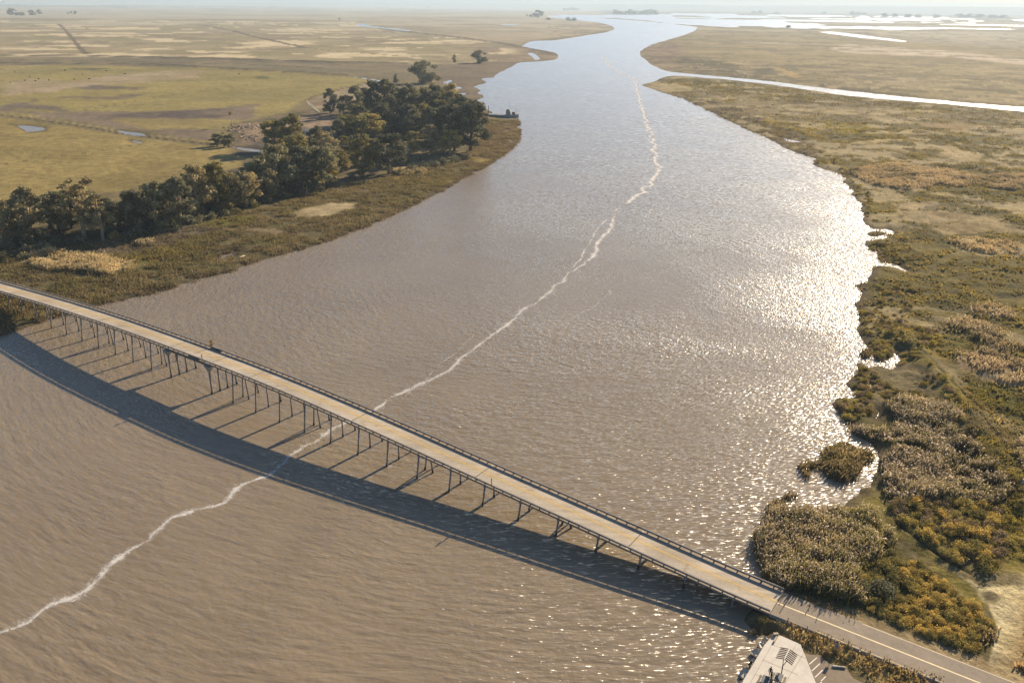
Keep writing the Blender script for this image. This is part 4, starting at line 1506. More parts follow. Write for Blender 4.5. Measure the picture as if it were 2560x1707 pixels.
def rel(px, py, z):
    p = at(*z6(px, py), z)
    return Vector((p[0] - foot[0], p[1] - foot[1], z - PZ))


ja, jb = rel(1180, 190, PZ + RZ), rel(990, 580, PZ + RZ)
la, lb = rel(835, 130, PZ + RZ + .35), rel(640, 530, PZ + RZ + .35)
ra, rb = rel(1510, 430, PZ + RZ + .35), rel(1300, 830, PZ + RZ + .35)
for (pa, pb) in ((la, lb), (ra, rb)):
    mb = MB()
    for i in range(7):
        t = i / 6
        a = ja.lerp(jb, t)
        b = pa.lerp(pb, t)
        d = (b - a)
        mb.bar(a + d * 0.08, b, 0.2, 0.07)
    o = mb.build('slatted_wing', M['wood_dark'])
    o.parent = sh
mb = MB()
mb.bar(ja + Vector((0, 0, -.03)), jb + Vector((0, 0, -.03)), 0.28, 0.1)
o = mb.build('ridge_plate', M['white'])
o.parent = sh
mb = MB()
mb.tube([(0, 0, 0), (0.05, 0.1, 1.4)], 0.09, 8)
top = (ja + jb) * 0.5
mb.tube([(0.05, 0.1, 1.35), jb + Vector((-.15, 0.0, -.1))], 0.06, 8)
mb.tube([(0.05, 0.1, 1.35), jb.lerp(rb, .3) + Vector((0, 0, -.1))], 0.06, 8)
o = mb.build('post', M['wood_dark'], smooth=True)
o.parent = sh


def picnic_table(loc, rz, label):
    t = empty('picnic_table', loc, rz)
    tag(t, label, 'picnic table', 'picnic tables on the concrete landing')
    mb = MB()
    mb.box((0, 0, 0.74), (1.1, 1.75, 0.06))
    o = mb.build('tabletop', M['table_grey'], t, bevel=0.015)
    for sx in (-1, 1):
        mb = MB()
        mb.box((sx * 0.88, 0, 0.44), (0.32, 1.9, 0.05))
        mb.build('bench', M['bench_brown'], t, bevel=0.012)
    for sy in (-1, 1):
        mb = MB()
        mb.tube([(0, sy * .6, 0), (0, sy * .6, .72)], 0.05, 8)
        mb.bar((-0.9, sy * .6, .38), (0.9, sy * .6, .38), 0.07, 0.07)
        mb.tube([(-.85, sy * .6, 0), (-.85, sy * .6, .42)], .035, 8)
        mb.tube([(.85, sy * .6, 0), (.85, sy * .6, .42)], .035, 8)
        mb.build('leg_frame', M['bench_brown'], t)
    return t


pa, pb = at(*z6(690, 1010), PZ), at(*z6(560, 1320), PZ)
trz = math.atan2(pb[1] - pa[1], pb[0] - pa[0]) - PI / 2
c1 = at(*z6(765, 1320), PZ + .7)
picnic_table((c1[0], c1[1], PZ), trz, 'slate grey picnic table with two benches under the slatted shelter')
c2 = at(*z6(215, 1420), PZ + .7)
picnic_table((c2[0], c2[1], PZ), trz, 'slate grey picnic table beside the two standing people')


# ------------------------------------------------------------------ people on the landing
def person(loc, rz, label, jacket, trousers, bag=False, stride=0.12):
    t = empty('person', loc, rz)
    tag(t, label, 'person', 'people on the concrete landing')
    # joints: (x sideways, y forward, z) and radius
    J = {
        'pel': ((0, 0, 0.95), 0.15), 'wst': ((0, 0, 1.08), 0.135), 'cst': ((0, .01, 1.30), 0.165), 'nkb': ((0, 0, 1.46), 0.09), 'nk': ((0, .01, 1.53), 0.055),
        'hipL': ((.09, 0, .92), .105), 'kneL': ((.10, stride * .6, .50), .068), 'ankL': ((.10, stride, .08), .045), 'toeL': ((.11, stride + .17, .04), .04),
        'hipR': ((-.09, 0, .92), .105), 'kneR': ((-.10, -stride * .2, .50), .068), 'ankR': ((-.10, -stride, .08), .045), 'toeR': ((-.11, -stride + .17, .04), .04),
        'shL': ((.19, 0, 1.42), .065), 'elL': ((.25, -.02, 1.14), .048), 'wrL': ((.24, .16, .96), .033), 'haL': ((.23, .23, .92), .035),
        'shR': ((-.19, 0, 1.42), .065), 'elR': ((-.26, -.03, 1.14), .048), 'wrR': ((-.25, .08, .90), .033), 'haR': ((-.24, .11, .83), .035),
    }
    names = list(J)
    E = [('pel', 'wst'), ('wst', 'cst'), ('cst', 'nkb'), ('nkb', 'nk'), ('pel', 'hipL'), ('hipL', 'kneL'), ('kneL', 'ankL'), ('ankL', 'toeL'), ('pel', 'hipR'),
         ('hipR', 'kneR'), ('kneR', 'ankR'), ('ankR', 'toeR'), ('cst', 'shL'), ('shL', 'elL'), ('elL', 'wrL'), ('wrL', 'haL'), ('cst', 'shR'), ('shR', 'elR'), ('elR', 'wrR'), ('wrR', 'haR')]
    vs = [J[k][0] for k in names]
    rad = [J[k][1] for k in names]
    ed = [(names.index(a), names.index(b)) for a, b in E]
    # head and fingers as further chains of the same skeleton
    hd0 = len(vs)
    for p, r in (((0, .02, 1.60), .085), ((0, .02, 1.68), .098), ((0, .015, 1.75), .08)):
        vs.append(p)
        rad.append(r)
    ed += [(names.index('nk'), hd0), (hd0, hd0 + 1), (hd0 + 1, hd0 + 2)]
    for hn, sx in (('haL', 1), ('haR', -1)):
        hp = Vector(J[hn][0])
        for fi, (dx, ln) in enumerate(((-.024, .075), (-.008, .085), (.008, .08), (.024, .065))):
            a = len(vs)
            vs.append((hp.x + dx * .8, hp.y + .03, hp.z - .05))
            vs.append((hp.x + dx, hp.y + .045, hp.z - .05 - ln * .6))
            rad += [.010, .008]
            ed += [(names.index(hn), a), (a, a + 1)]
        a = len(vs)
        vs.append((hp.x - sx * .04, hp.y + .04, hp.z - .03))
        rad.append(.010)
        ed.append((names.index(hn), a))
    me = bpy.data.meshes.new('body')
    me.from_pydata(vs, ed, [])
    o = link('body', me, None, t)
    sk = o.modifiers.new('skin', 'SKIN')
    for i, v in enumerate(o.data.skin_vertices[0].data):
        v.radius = (rad[i], rad[i])
        v.use_root = (i == 0)
    sb = o.modifiers.new('sub', 'SUBSURF')
    sb.levels = 1
    sb.render_levels = 1
    dg = bpy.context.evaluated_depsgraph_get()
    me2 = bpy.data.meshes.new_from_object(o.evaluated_get(dg))
    o.modifiers.clear()
    o.data = me2
    o.name = 'body'
    for mt in (M['skin'], M[jacket], M[trousers], M['cloth_black']):
        me2.materials.append(mt)
    for p in me2.polygons:
        c = p.center
        p.use_smooth = True
        if c.z > 1.5 or (abs(c.x) > .2 and c.z < .99 and c.z > .7):
            p.material_index = 0
        elif c.z > 0.93 or abs(c.x) > .2:
            p.material_index = 1
        elif c.z > 0.1:
            p.material_index = 2
        else:
            p.material_index = 3

    def ico(name, c, r, mat, sc=(1, 1, 1), sub=2, cut=None):
        bm = bmesh.new()
        bmesh.ops.create_icosphere(bm, subdivisions=sub, radius=r)
        for v in bm.verts:
            v.co = Vector((v.co.x * sc[0], v.co.y * sc[1], v.co.z * sc[2])) + Vector(c)
        if cut:
            bmesh.ops.delete(bm, geom=[v for v in bm.verts if cut(v.co)], context='VERTS')
        me_ = bpy.data.meshes.new(name)
        bm.to_mesh(me_)
        bm.free()
        for p in me_.polygons:
            p.use_smooth = True
        return link(name, me_, mat, t)
    ico('hair', (0, -.012, 1.715), .118, M['hair_dark'], (.95, 1.05, 1.0), 2, lambda c: (c.y > .055 and c.z < 1.745))
    ico('nose', (0, .118, 1.665), .016, M['skin'], (1, 1, 1.3), 1)
    for sx in (-1, 1):
        ico('eye', (sx * .034, .098, 1.695), .012, M['hair_dark'], (1, .6, .8), 1)
        ico('ear', (sx * .098, .01, 1.67), .024, M['skin'], (.5, .8, 1.2), 1)
    ico('mouth', (0, .108, 1.625), .018, M['cloth_brown'], (1.3, .5, .4), 1)
    if bag:
        ico('shoulder_bag', (.27, .10, 1.02), .15, M['cloth_pale'], (.6, 1.1, 1.15), 2)
    return t


p1 = at(*z6(400, 1260), PZ)
person((p1[0], p1[1], PZ), R(150), 'person with long dark hair in black jacket carrying a pale bag by the table', 'cloth_black', 'cloth_navy', bag=True)
p2 = at(*z6(440, 1460), PZ)
person((p2[0], p2[1], PZ), R(60), 'person in brown jacket and dark trousers standing nearest the second picnic table', 'cloth_brown', 'cloth_navy')


# ------------------------------------------------------------------ signs
def warning_sign(s, n, facing_near, label, edge_on=0.0, hgt=2.0):
    z = zd(s)
    rz = -AZ + PI / 2 + edge_on
    t = empty('road_sign', bp(s, n, z), rz)
    tag(t, label, 'road sign', 'warning signs on the bridge rails')
    mb = MB()
    mb.tube([(0, 0, -.1), (0, 0, hgt + .9)], 0.04, 8)
    mb.build('sign_post', M['galv'], t)
    f = -1 if facing_near else 1
    # plates lie across the post; x is along the bridge, the face looks along x
    d = 0.62
    mat = M['sign_yellow'] if facing_near else M['sign_back']
    for nm, mt, off in (('face', M['sign_yellow'], 0.055), ('back', M['sign_back'], 0.04)):
        mb = MB()
        zc = hgt + .55
        q = [(0, -d * .92, zc), (0, 0, zc - d * .92), (0, d * .92, zc), (0, 0, zc + d * .92)]
        x0 = -f * off
        th = 0.012
        mb.hexa([(x0 - th, q[0][1], q[0][2]), (x0 - th, q[1][1], q[1][2]), (x0 - th, q[2][1], q[2][2]), (x0 - th, q[3][1], q[3][2]),
                 (x0 + th, q[0][1], q[0][2]), (x0 + th, q[1][1], q[1][2]), (x0 + th, q[2][1], q[2][2]), (x0 + th, q[3][1], q[3][2])])
        mb.box((x0, 0, hgt - .42), (2 * th, .82, .72))
        mb.build('sign_' + nm, mt, t)
    return t


warning_sign(-196.0, NF + 0.05, True, 'yellow diamond warning sign with plaque facing the viewer on the far rail', -0.45, 1.3)
warning_sign(-189.5, NN + 0.0, False, 'brown-backed warning sign on the near rail over the main channel span', 0.5, 1.1)
warning_sign(-91.5, NN + 0.0, False, 'brown-backed warning sign on the near rail seen nearly edge-on mid bridge', 0.35, 1.3)

p = at(2088, 1634, 1.2)
t = empty('roadside_sign', (p[0], p[1], gz(*p)), R(-25))
tag(t, 'small grey sign on a rusty post in the dry roadside scrub', 'road sign')
mb = MB()
mb.tube([(0, 0, 0), (0, 0, 2.0)], 0.04, 8)
mb.build('sign_post', M['boat_brown'], t)
mb = MB()
mb.box((0, -.06, 1.85), (.55, .03, .75))
mb.build('sign_plate', M['sign_grey'], t, bevel=0.01)

# ------------------------------------------------------------------ roadside fence
tops = [(825, 530, 620), (1090, 650, 740), (1360, 770, 870), (1630, 885, 985), (1915, 1000, 1150), (2205, 1100, 1170)]
fp = [at(1840 + a / 6.533, 1467 + c / 6.533, 1.2) for a, b, c in tops]
d0 = (fp[-1][0] - fp[0][0]) / 5, (fp[-1][1] - fp[0][1]) / 5
base = np.array(fp[0])
fdir = BD
fn0 = float(base @ BN)
fs0 = float(base @ BD)
fence = empty('wire_fence', (*fp[0], 0))
tag(fence, 'sagging wire fence on dark posts along the road above the parking lot', 'fence')
FL = Vector(fence.location)
fposts = []
for i in range(10):
    s = fs0 + i * 3.35 + random.uniform(-.3, .3)
    n = fn0 + 0.02 * i
    x, y, _ = bp(s, n, 0)
    z = gz(x, y)
    fposts.append((x, y, z))
    mb = MB()
    mb.tube([(x, y, z - .2), (x + random.uniform(-.06, .06), y + random.uniform(-.06, .06), z + 1.45)], [0.075, 0.06], 6)
    o = mb.build('fence_post', M['post'])
    pchild(o, fence)
for hh in (0.5, 0.95, 1.35):
    mb = MB()
    for a, b in zip(fposts[:-1], fposts[1:]):
        m = ((a[0] + b[0]) / 2, (a[1] + b[1]) / 2, (a[2] + b[2]) / 2 + hh - 0.06)
        mb.tube([(a[0], a[1], a[2] + hh), m, (b[0], b[1], b[2] + hh)], 0.012, 4, False)
    o = mb.build('wire', M['post'])
    pchild(o, fence)

# timber wheel stop at the head of the lot
a, b = at(*z1(1575, 1290), 1.2), at(*z1(1790, 1315), 1.2)
mb = MB()
mb.bar((a[0], a[1], LOTZ + .14), (b[0], b[1], LOTZ + .14), 0.28, 0.26)
tag(mb.build('wheel_stop', M['riprap'], bevel=0.03), 'pale timber wheel stop at the scrubby edge of the parking lot', 'wheel stop')

# small white marker by the levee track
p = at(2552, 1226, 0.9)
mb = MB()
z = gz(*p)
mb.box((p[0], p[1], z + .5), (.35, .3, 1.1), 0.3)
mb.box((p[0], p[1], z + 1.1), (.42, .36, .12), 0.3)
tag(mb.build('marker_post', M['white'], bevel=0.03), 'short white marker post beside the levee track at the frame edge', 'marker')


# ------------------------------------------------------------------ vegetation meshes
def leaf_cloud(centres, radii, n_per, size, rs, flat=0.8, tint_var=0.3, zdark=None):
    """leaf cards spread through lumps; per-lump tint"""
    V, Q, C = [], [], []
    for ci, (c, r) in enumerate(zip(centres, radii)):
        n = int(n_per * (r ** 2))
        d = rs.normal(size=(n, 3))
        d /= np.linalg.norm(d, axis=1)[:, None]
        rr = r * (0.45 + 0.75 * rs.random(n) ** 0.8)
        p = np.array(c) + d * rr[:, None] * np.array([1, 1, flat])
        nrm = d * 0.8 + rs.normal(size=(n, 3)) * 0.7
        nrm /= np.linalg.norm(nrm, axis=1)[:, None]
        ref = rs.normal(size=(n, 3))
        u = np.cross(nrm, ref)
        u /= np.linalg.norm(u, axis=1)[:, None]
        v = np.cross(nrm, u)
        s1 = size * (0.6 + 0.9 * rs.random(n))[:, None]
        s2 = s1 * (0.45 + 0.4 * rs.random(n))[:, None]
        b = sum(len(x) for x in V)
        V.append(np.stack([p - u * s1, p - v * s2, p + u * s1 * 0.9, p + v * s2], 1).reshape(-1, 3))
        Q.append(np.arange(n * 4).reshape(-1, 4) + b)
        lump = 1 + tint_var * (rs.random() * 2 - 1)
        hue = rs.random() * 0.16
        t = lump * (0.8 + 0.4 * rs.random(n))
        col = np.stack([t * (1 + hue * .5), t, t * (1 - hue)], 1)
        C.append(np.repeat(col, 4, 0))
    return np.concatenate(V), np.concatenate(Q), np.concatenate(C)


def tree_variant(seed, kind):
    """unit tree 10 m high with base at origin; returns crown mesh, trunk mesh"""
    rs = np.random.default_rng(seed)
    cen, rad, limbs = [], [], []
    if kind == 'tall':        # eucalyptus: several billowing masses on leaning limbs
        k = 46
        for i in range(k):
            zz = rs.uniform(1.1, 9.2)
            w = 2.3 * math.sin(min(1, (10.4 - zz) / 5.5) * PI / 2) * (0.7 + 0.3 * min(1, zz / 5))
            a = rs.uniform(0, 2 * PI)
            q = w * math.sqrt(rs.random())
            cen.append((q * math.cos(a), q * math.sin(a), zz))
            rad.append(rs.uniform(0.42, 0.95) * (1.0 if zz < 8 else 0.8))
    elif kind == 'round':
        for i in range(36):
            a = rs.uniform(0, 2 * PI)
            zz = rs.uniform(1.2, 8.6)
            w = 3.0 * math.sqrt(max(0.05, 1 - ((zz - 4.6) / 4.6) ** 2))
            q = w * math.sqrt(rs.random())
            cen.append((q * math.cos(a), q * math.sin(a), zz))
            rad.append(rs.uniform(0.55, 1.1))
    elif kind == 'open':      # airy crown, trunks in view
        for i in range(30):
            zz = rs.uniform(3.4, 9.4)
            a = rs.uniform(0, 2 * PI)
            q = rs.uniform(0.3, 2.9) * (0.6 + 0.4 * (zz < 8.2))
            cen.append((q * math.cos(a), q * math.sin(a), zz))
            rad.append(rs.uniform(0.4, 0.85))
    elif kind == 'cone':
        for i in range(11):
            zz = 1.0 + 8.4 * i / 10
            w = (9.8 - zz) * 0.18
            a = rs.uniform(0, 2 * PI)
            cen.append((w * .5 * math.cos(a), w * .5 * math.sin(a), zz))
            rad.append(0.5 + (9.8 - zz) * 0.13)
    elif kind == 'lone':      # thin stem with a small flat head
        for i in range(6):
            a = rs.uniform(0, 2 * PI)
            cen.append((rs.uniform(0, 1.0) * math.cos(a), rs.uniform(0, 1.0) * math.sin(a), rs.uniform(7.6, 9.4)))
            rad.append(rs.uniform(0.45, 0.75))
    elif kind == 'bushy':     # foliage to the ground
        for i in range(26):
            a = rs.uniform(0, 2 * PI)
            zz = rs.uniform(0.8, 8.6)
            w = 4.2 * math.sqrt(max(0.05, 1 - (zz / 9.5) ** 2))
            q = w * math.sqrt(rs.random())
            cen.append((q * math.cos(a), q * math.sin(a), zz))
            rad.append(rs.uniform(0.8, 1.4))
    V, Q, C = leaf_cloud(cen, rad, 165, 0.22, rs)
    cm = mesh_np('crown', V, Q)
    vcol(cm, C)
    mb = MB()
    r0 = 0.26 if kind not in ('lone', 'cone') else 0.16
    lean = rs.uniform(-.5, .5, 2)
    mid = (lean[0] * .5, lean[1] * .5, 3.6)
    tp = (lean[0], lean[1], 7.0)
    mb.tube([(0, 0, -0.3), (lean[0] * .15, lean[1] * .15, 1.6), mid, tp], [r0 * 1.25, r0, r0 * .75, r0 * .3], 7)
    if kind in ('tall', 'open', 'round'):
        for i in range(5 if kind != 'open' else 7):
            c = cen[i]
            st = Vector((0, 0, 0.6 if i < 1 and kind == 'open' else 1.8 + 0.4 * i))
            st.x, st.y = lean[0] * st.z / 7, lean[1] * st.z / 7
            en = Vector(c)
            md = st.lerp(en, .5) + Vector((rs.uniform(-.2, .2), rs.uniform(-.2, .2), -.25))
            mb.tube([st, md, en], [r0 * .55, r0 * .38, r0 * .15], 6)
    tm = mb.mesh('trunk', smooth=True)
    return cm, tm


VAR = {}
for k, sds in (('tall', (1, 2, 3, 4)), ('round', (5, 6, 7)), ('open', (8, 9, 10)), ('cone', (11,)), ('lone', (12,)), ('bushy', (13, 14))):
    VAR[k] = [tree_variant(s_, k) for s_ in sds]

CROWN_CACHE = {}


def tree(name, px, py, top, width, kind, leaf, label, group=None, bark='bark_dark', ci=None):
    """base at the photo point, height from the photo top"""
    x, y = at(px, py, 0.8)
    dist = math.sqrt(x * x + y * y + CAMH ** 2)
    fwd = y * math.cos(PITCH) + CAMH * math.sin(PITCH)
    vz = F / fwd * math.cos(PITCH) * (1.0)
    h = max(2.0, (py - top) / (F / fwd * 0.95))
    w = width / (F / fwd)
    return tree_at(name, x, y, h, w, kind, leaf, label, group, bark, ci)


def tree_at(name, x, y, h, w, kind, leaf, label, group=None, bark='bark_dark', ci=None):
    vs = VAR[kind]
    i = random.randrange(len(vs)) if ci is None else ci
    t = empty(name, (x, y, gz(x, y)), random.uniform(0, 2 * PI))
    tag(t, label, 'tree', group)
    base_w = {'tall': 5.8, 'round': 6.6, 'open': 6.6, 'cone': 3.2, 'lone': 2.6, 'bushy': 9.5}[kind]
    sxy = 1.18 * w / base_w
    sz = h / 10.0
    for nm, mi, mt in (('crown', 0, leaf), ('trunk', 1, bark)):
        key = (kind, i, nm, mt)
        if key not in CROWN_CACHE:
            m2 = vs[i][mi].copy()
            m2.materials.clear()
            m2.materials.append(M[mt])
            CROWN_CACHE[key] = m2
        o = bpy.data.objects.new(nm, CROWN_CACHE[key])
        COL.objects.link(o)
        o.parent = t
        o.scale = (sxy, sxy, sz)
    return t


G1 = 'trees of the riverside windbreak and grove'
TREES = [
    # px, py, top, width, kind, leaf, bark, label
    (16, 612, 502, 62, 'tall', 'leaf_tan', 'bark_pale', 'tan-green tree at the left frame edge of the windbreak'),
    (82, 607, 468, 84, 'tall', 'leaf_tan', 'bark_pale', 'tall ragged olive eucalyptus second in the row from the left edge'),
    (212, 597, 450, 108, 'open', 'leaf_tan', 'bark_pale', 'big open eucalyptus with white forked trunks showing at the bank'),
    (258, 601, 486, 74, 'open', 'leaf_tan', 'bark_pale', 'brownish eucalyptus just right of the white forked trunks'),
    (150, 585, 470, 70, 'round', 'leaf_dark', 'bark_dark', 'dark tree filling behind the white forked eucalyptus'),
    (335, 585, 472, 64, 'round', 'leaf_dark', 'bark_dark', 'dark rounded tree in the dip of the windbreak skyline'),
    (392, 580, 452, 78, 'tall', 'leaf_dark', 'bark_pale', 'dark heavy tree in the middle of the windbreak'),
    (452, 572, 444, 86, 'tall', 'leaf_dark', 'bark_pale', 'broad dark tree with brown sunlit top in the windbreak'),
    (500, 545, 412, 80, 'tall', 'leaf_tan', 'bark_pale', 'tall brown-topped tree left of the leaning pale branch'),
    (548, 535, 410, 78, 'tall', 'leaf_olive', 'bark_pale', 'tall olive tree whose crown stands against the yellow pasture'),
    (580, 530, 432, 60, 'open', 'leaf_tan', 'bark_pale', 'tan tree with a leaning pale branch over the marsh edge'),
    (616, 520, 432, 72, 'round', 'leaf_tan', 'bark_pale', 'light brown rounded tree at the marsh edge left of the dark grove'),
    (655, 505, 392, 74, 'tall', 'leaf_dark', 'bark_dark', 'dark tree where the windbreak joins the grove'),
    (698, 492, 362, 92, 'tall', 'leaf_dark', 'bark_pale', 'very tall dark tree with a pale straight trunk at the marsh edge'),
    (752, 482, 368, 86, 'tall', 'leaf_dark', 'bark_dark', 'dark broad tree beside the pale straight trunk'),
    (808, 474, 362, 84, 'round', 'leaf_dark', 'bark_dark', 'dark tree with a yellow-green right flank near the bank'),
    (828, 462, 405, 40, 'bushy', 'leaf_yellow', 'bark_dark', 'yellow-green bushy tree on the flank of the dark bank trees'),
    (690, 374, 300, 66, 'round', 'leaf_olive', 'bark_pale', 'olive tree by the farmyard debris, left of a pair'),
    (728, 376, 288, 62, 'round', 'leaf_olive', 'bark_pale', 'olive tree by the farmyard with a taller dark knob on top'),
    (738, 404, 336, 66, 'round', 'leaf_olive', 'bark_pale', 'olive tree in front of the farmyard pair'),
    (790, 392, 318, 44, 'round', 'leaf_dark', 'bark_pale', 'small dark tree between farmyard and grove'),
    (818, 405, 330, 66, 'open', 'leaf_tan', 'bark_pale', 'grey-tan open tree in the gap at the centre of the grove'),
    (862, 386, 342, 30, 'round', 'leaf_olive', 'bark_pale', 'small narrow olive tree in the centre of the grove'),
    (908, 442, 338, 66, 'tall', 'leaf_olive', 'bark_pale', 'yellow-olive tall tree standing forward at the grove edge'),
    (972, 436, 332, 80, 'round', 'leaf_dark', 'bark_pale', 'broad dark tree standing forward at the right of the olive one'),
    (870, 344, 285, 58, 'round', 'leaf_olive', 'bark_dark', 'broad olive crown low in the left middle of the grove'),
    (920, 346, 281, 74, 'round', 'leaf_olive', 'bark_dark', 'broad brownish olive crown in the sunlit middle of the grove'),
    (848, 350, 300, 36, 'tall', 'leaf_dark', 'bark_dark', 'slim dark tree left of the broad olive crown'),
    (980, 334, 289, 30, 'cone', 'leaf_dark', 'bark_dark', 'pointed grey-green conifer in the grove clearing'),
    (828, 284, 224, 40, 'tall', 'leaf_dark', 'bark_pale', 'grey-dark tree standing apart at the farm track corner'),
    (860, 288, 238, 30, 'round', 'leaf_dark', 'bark_dark', 'low dark tree right of the farm track corner tree'),
    (891, 290, 219, 46, 'tall', 'leaf_dark', 'bark_pale', 'dark upright tree on the left of the grove skyline'),
    (934, 306, 208, 56, 'tall', 'leaf_dark', 'bark_dark', 'dark tall tree in the left half of the grove skyline'),
    (968, 304, 202, 58, 'tall', 'leaf_dark', 'bark_dark', 'tallest dark tree at the middle of the grove skyline'),
    (1022, 304, 213, 58, 'tall', 'leaf_dark', 'bark_dark', 'dark tree right of the tallest on the grove skyline'),
    (1062, 318, 226, 50, 'tall', 'leaf_dark', 'bark_dark', 'dark slender tree filling the grove skyline centre right'),
    (1092, 320, 216, 58, 'tall', 'leaf_dark', 'bark_dark', 'dark tree toward the river end of the grove skyline'),
    (1126, 314, 213, 60, 'tall', 'leaf_tan', 'bark_dark', 'grey-brown tree at the river end of the grove skyline'),
    (1158, 350, 246, 70, 'tall', 'leaf_dark', 'bark_dark', 'dark tree overhanging the shore behind the moored boat'),
    (1176, 380, 256, 84, 'round', 'leaf_dark', 'bark_dark', 'large dark tree at the right corner of the grove above the marsh'),
    (1136, 378, 282, 60, 'round', 'leaf_dark', 'bark_dark', 'dark tree behind the right corner of the grove'),
    (1078, 384, 314, 46, 'tall', 'leaf_tan', 'bark_pale', 'sunlit tan tree near the right front of the grove'),
    (1124, 390, 324, 54, 'round', 'leaf_olive', 'bark_pale', 'sunlit olive tree near the right front of the grove'),
    (1036, 384, 330, 46, 'round', 'leaf_olive', 'bark_pale', 'yellow-olive small tree left of the sunlit tan one'),
    (1062, 208, 152, 68, 'bushy', 'leaf_dark', 'bark_dark', 'large lone dark tree standing behind the grove by the far bank'),
    (990, 207, 186, 10, 'cone', 'leaf_dark', 'bark_dark', 'tiny pointed conifer left of the large lone tree'),
    (1199, 158, 126, 38, 'bushy', 'leaf_dark', 'bark_dark', 'rounded fan-shaped tree on the pale far field near the river'),
    (1136, 158, 138, 11, 'tall', 'leaf_tan', 'bark_dark', 'thin small tree on the pale far field'),
    (543, 366, 335, 32, 'round', 'leaf_dark', 'bark_dark', 'left of two round dark trees beside the pasture ditch'),
    (572, 368, 334, 32, 'round', 'leaf_dark', 'bark_dark', 'right of two round dark trees beside the pasture ditch'),
    (580, 318, 282, 15, 'lone', 'leaf_tan', 'bark_pale', 'thin bare-stemmed tree with a small head above the farmyard debris'),
]
for px, py, tp, w_, kd, lf, bk, lb in TREES:
    tree('pine_tree' if kd == 'cone' else 'grove_tree', px, py, tp, w_, kd, lf, lb, G1, bk)
# second row filling behind the windbreak: nothing in the photo tells these apart
fill = [(40, 580, 500), (120, 570, 496), (300, 570, 498), (360, 560, 482), (420, 548, 462), (470, 540, 446), (530, 520, 432), (600, 505, 440), (640, 480, 410), (690, 455, 380), (740, 450, 376), (790, 445, 372),
        (940, 410, 345), (1000, 415, 350), (880, 320, 262), (1000, 330, 268), (1040, 345, 275), (1080, 350, 270), (1110, 352, 268), (1150, 330, 240), (950, 330, 262), (1060, 290, 222), (1100, 290, 220), (985, 285, 222), (915, 280, 222),
        (60, 592, 490), (180, 570, 476), (235, 575, 470), (275, 588, 492), (345, 572, 478), (410, 562, 460), (440, 556, 456), (485, 532, 430), (515, 522, 424), (560, 512, 426), (625, 492, 420), (668, 480, 386), (716, 470, 372),
        (770, 462, 372), (826, 440, 372), (905, 330, 268), (960, 322, 258), (1020, 335, 262), (1066, 338, 262), (1126, 345, 262), (1146, 362, 268), (1108, 330, 250), (1010, 292, 224), (1046, 300, 228), (1130, 322, 232), (846, 428, 376), (872, 412, 362), (640, 500, 428), (885, 395, 340)]
for px, py, tp in fill:
    tree('grove_tree', px + random.uniform(-6, 6), py, tp, 62 if px < 700 else 50, random.choice(['tall', 'round']), random.choice(['leaf_dark', 'leaf_dark', 'leaf_olive']),
         'dark tree packed into the second row behind the front trees of the grove', G1 + ', packed second row')

# low dark bushes under the windbreak and on the grove edge
UND = [(40, 640, 46), (75, 632, 40), (110, 628, 44), (146, 618, 48), (180, 612, 40), (200, 606, 30), (20, 622, 40), (290, 596, 34), (320, 594, 40), (352, 588, 38), (380, 584, 30), (410, 582, 36), (440, 580, 34),
       (500, 556, 34), (530, 548, 34), (560, 540, 36), (590, 535, 30), (640, 518, 30), (670, 508, 28), (720, 496, 28), (760, 488, 30), (800, 480, 26), (880, 445, 24), (1000, 438, 26), (1030, 430, 30), (1056, 425, 36), (1085, 418, 34),
       (1110, 412, 32), (1140, 405, 30), (1165, 398, 26), (1020, 408, 28), (1050, 400, 28), (10, 655, 40), (60, 650, 30)]


# ------------------------------------------------------------------ scrub (individual shrubs)
def shrub_variant(seed, k, spread):
    rs = np.random.default_rng(seed)
    cen, rad = [], []
    for i in range(k):
        a = rs.uniform(0, 2 * PI)
        q = spread * math.sqrt(rs.random())
        cen.append((q * math.cos(a), q * math.sin(a), rs.uniform(0.25, 0.75) * (1.15 - 0.5 * q / spread)))
        rad.append(rs.uniform(0.26, 0.46))
    V, Q, C = leaf_cloud(cen, rad, 330, 0.085, rs, 0.9, 0.3)
    me = mesh_np('foliage', V, Q)
    vcol(me, C)
    mb = MB()
    for i in range(4):
        c = cen[i]
        mb.tube([(0, 0, -.1), (c[0] * .5, c[1] * .5, .25), (c[0], c[1], c[2])], [.05, .035, .015], 5)
    return me, mb.mesh('stem')


SHV = [shrub_variant(100 + i, 11, 0.62) for i in range(5)]
SH_CACHE = {}
n_shrub = 0


def shrub(x, y, r, h, leaf, label, group, name='shrub', z=None):
    global n_shrub
    n_shrub += 1
    i = random.randrange(len(SHV))
    t = empty(name, (x, y, (gz(x, y) if z is None else z) - 0.1), random.uniform(0, 6.28))
    tag(t, label, 'shrub', group)
    for nm, mi, mt in (('foliage', 0, leaf), ('stem', 1, 'bark_dark')):
        key = (i, nm, mt)
        if key not in SH_CACHE:
            m2 = SHV[i][mi].copy()
            m2.materials.clear()
            m2.materials.append(M[mt])
            SH_CACHE[key] = m2
        o = bpy.data.objects.new(nm, SH_CACHE[key])
        COL.objects.link(o)
        o.parent = t
        o.scale = (r, r, h)
    return t


for px, py, w_ in UND:
    x, y = at(px, py, 0.8)
    fwd = y * math.cos(PITCH) + CAMH * math.sin(PITCH)
    r = w_ / (F / fwd) / 1.7
    shrub(x, y, r, r * random.uniform(0.8, 1.15), random.choice(['leaf_dark', 'leaf_dark', 'leaf_olive']), 'low dark bush at the shaded foot of the grove trees', 'dark bushes along the foot of the grove', 'bush')

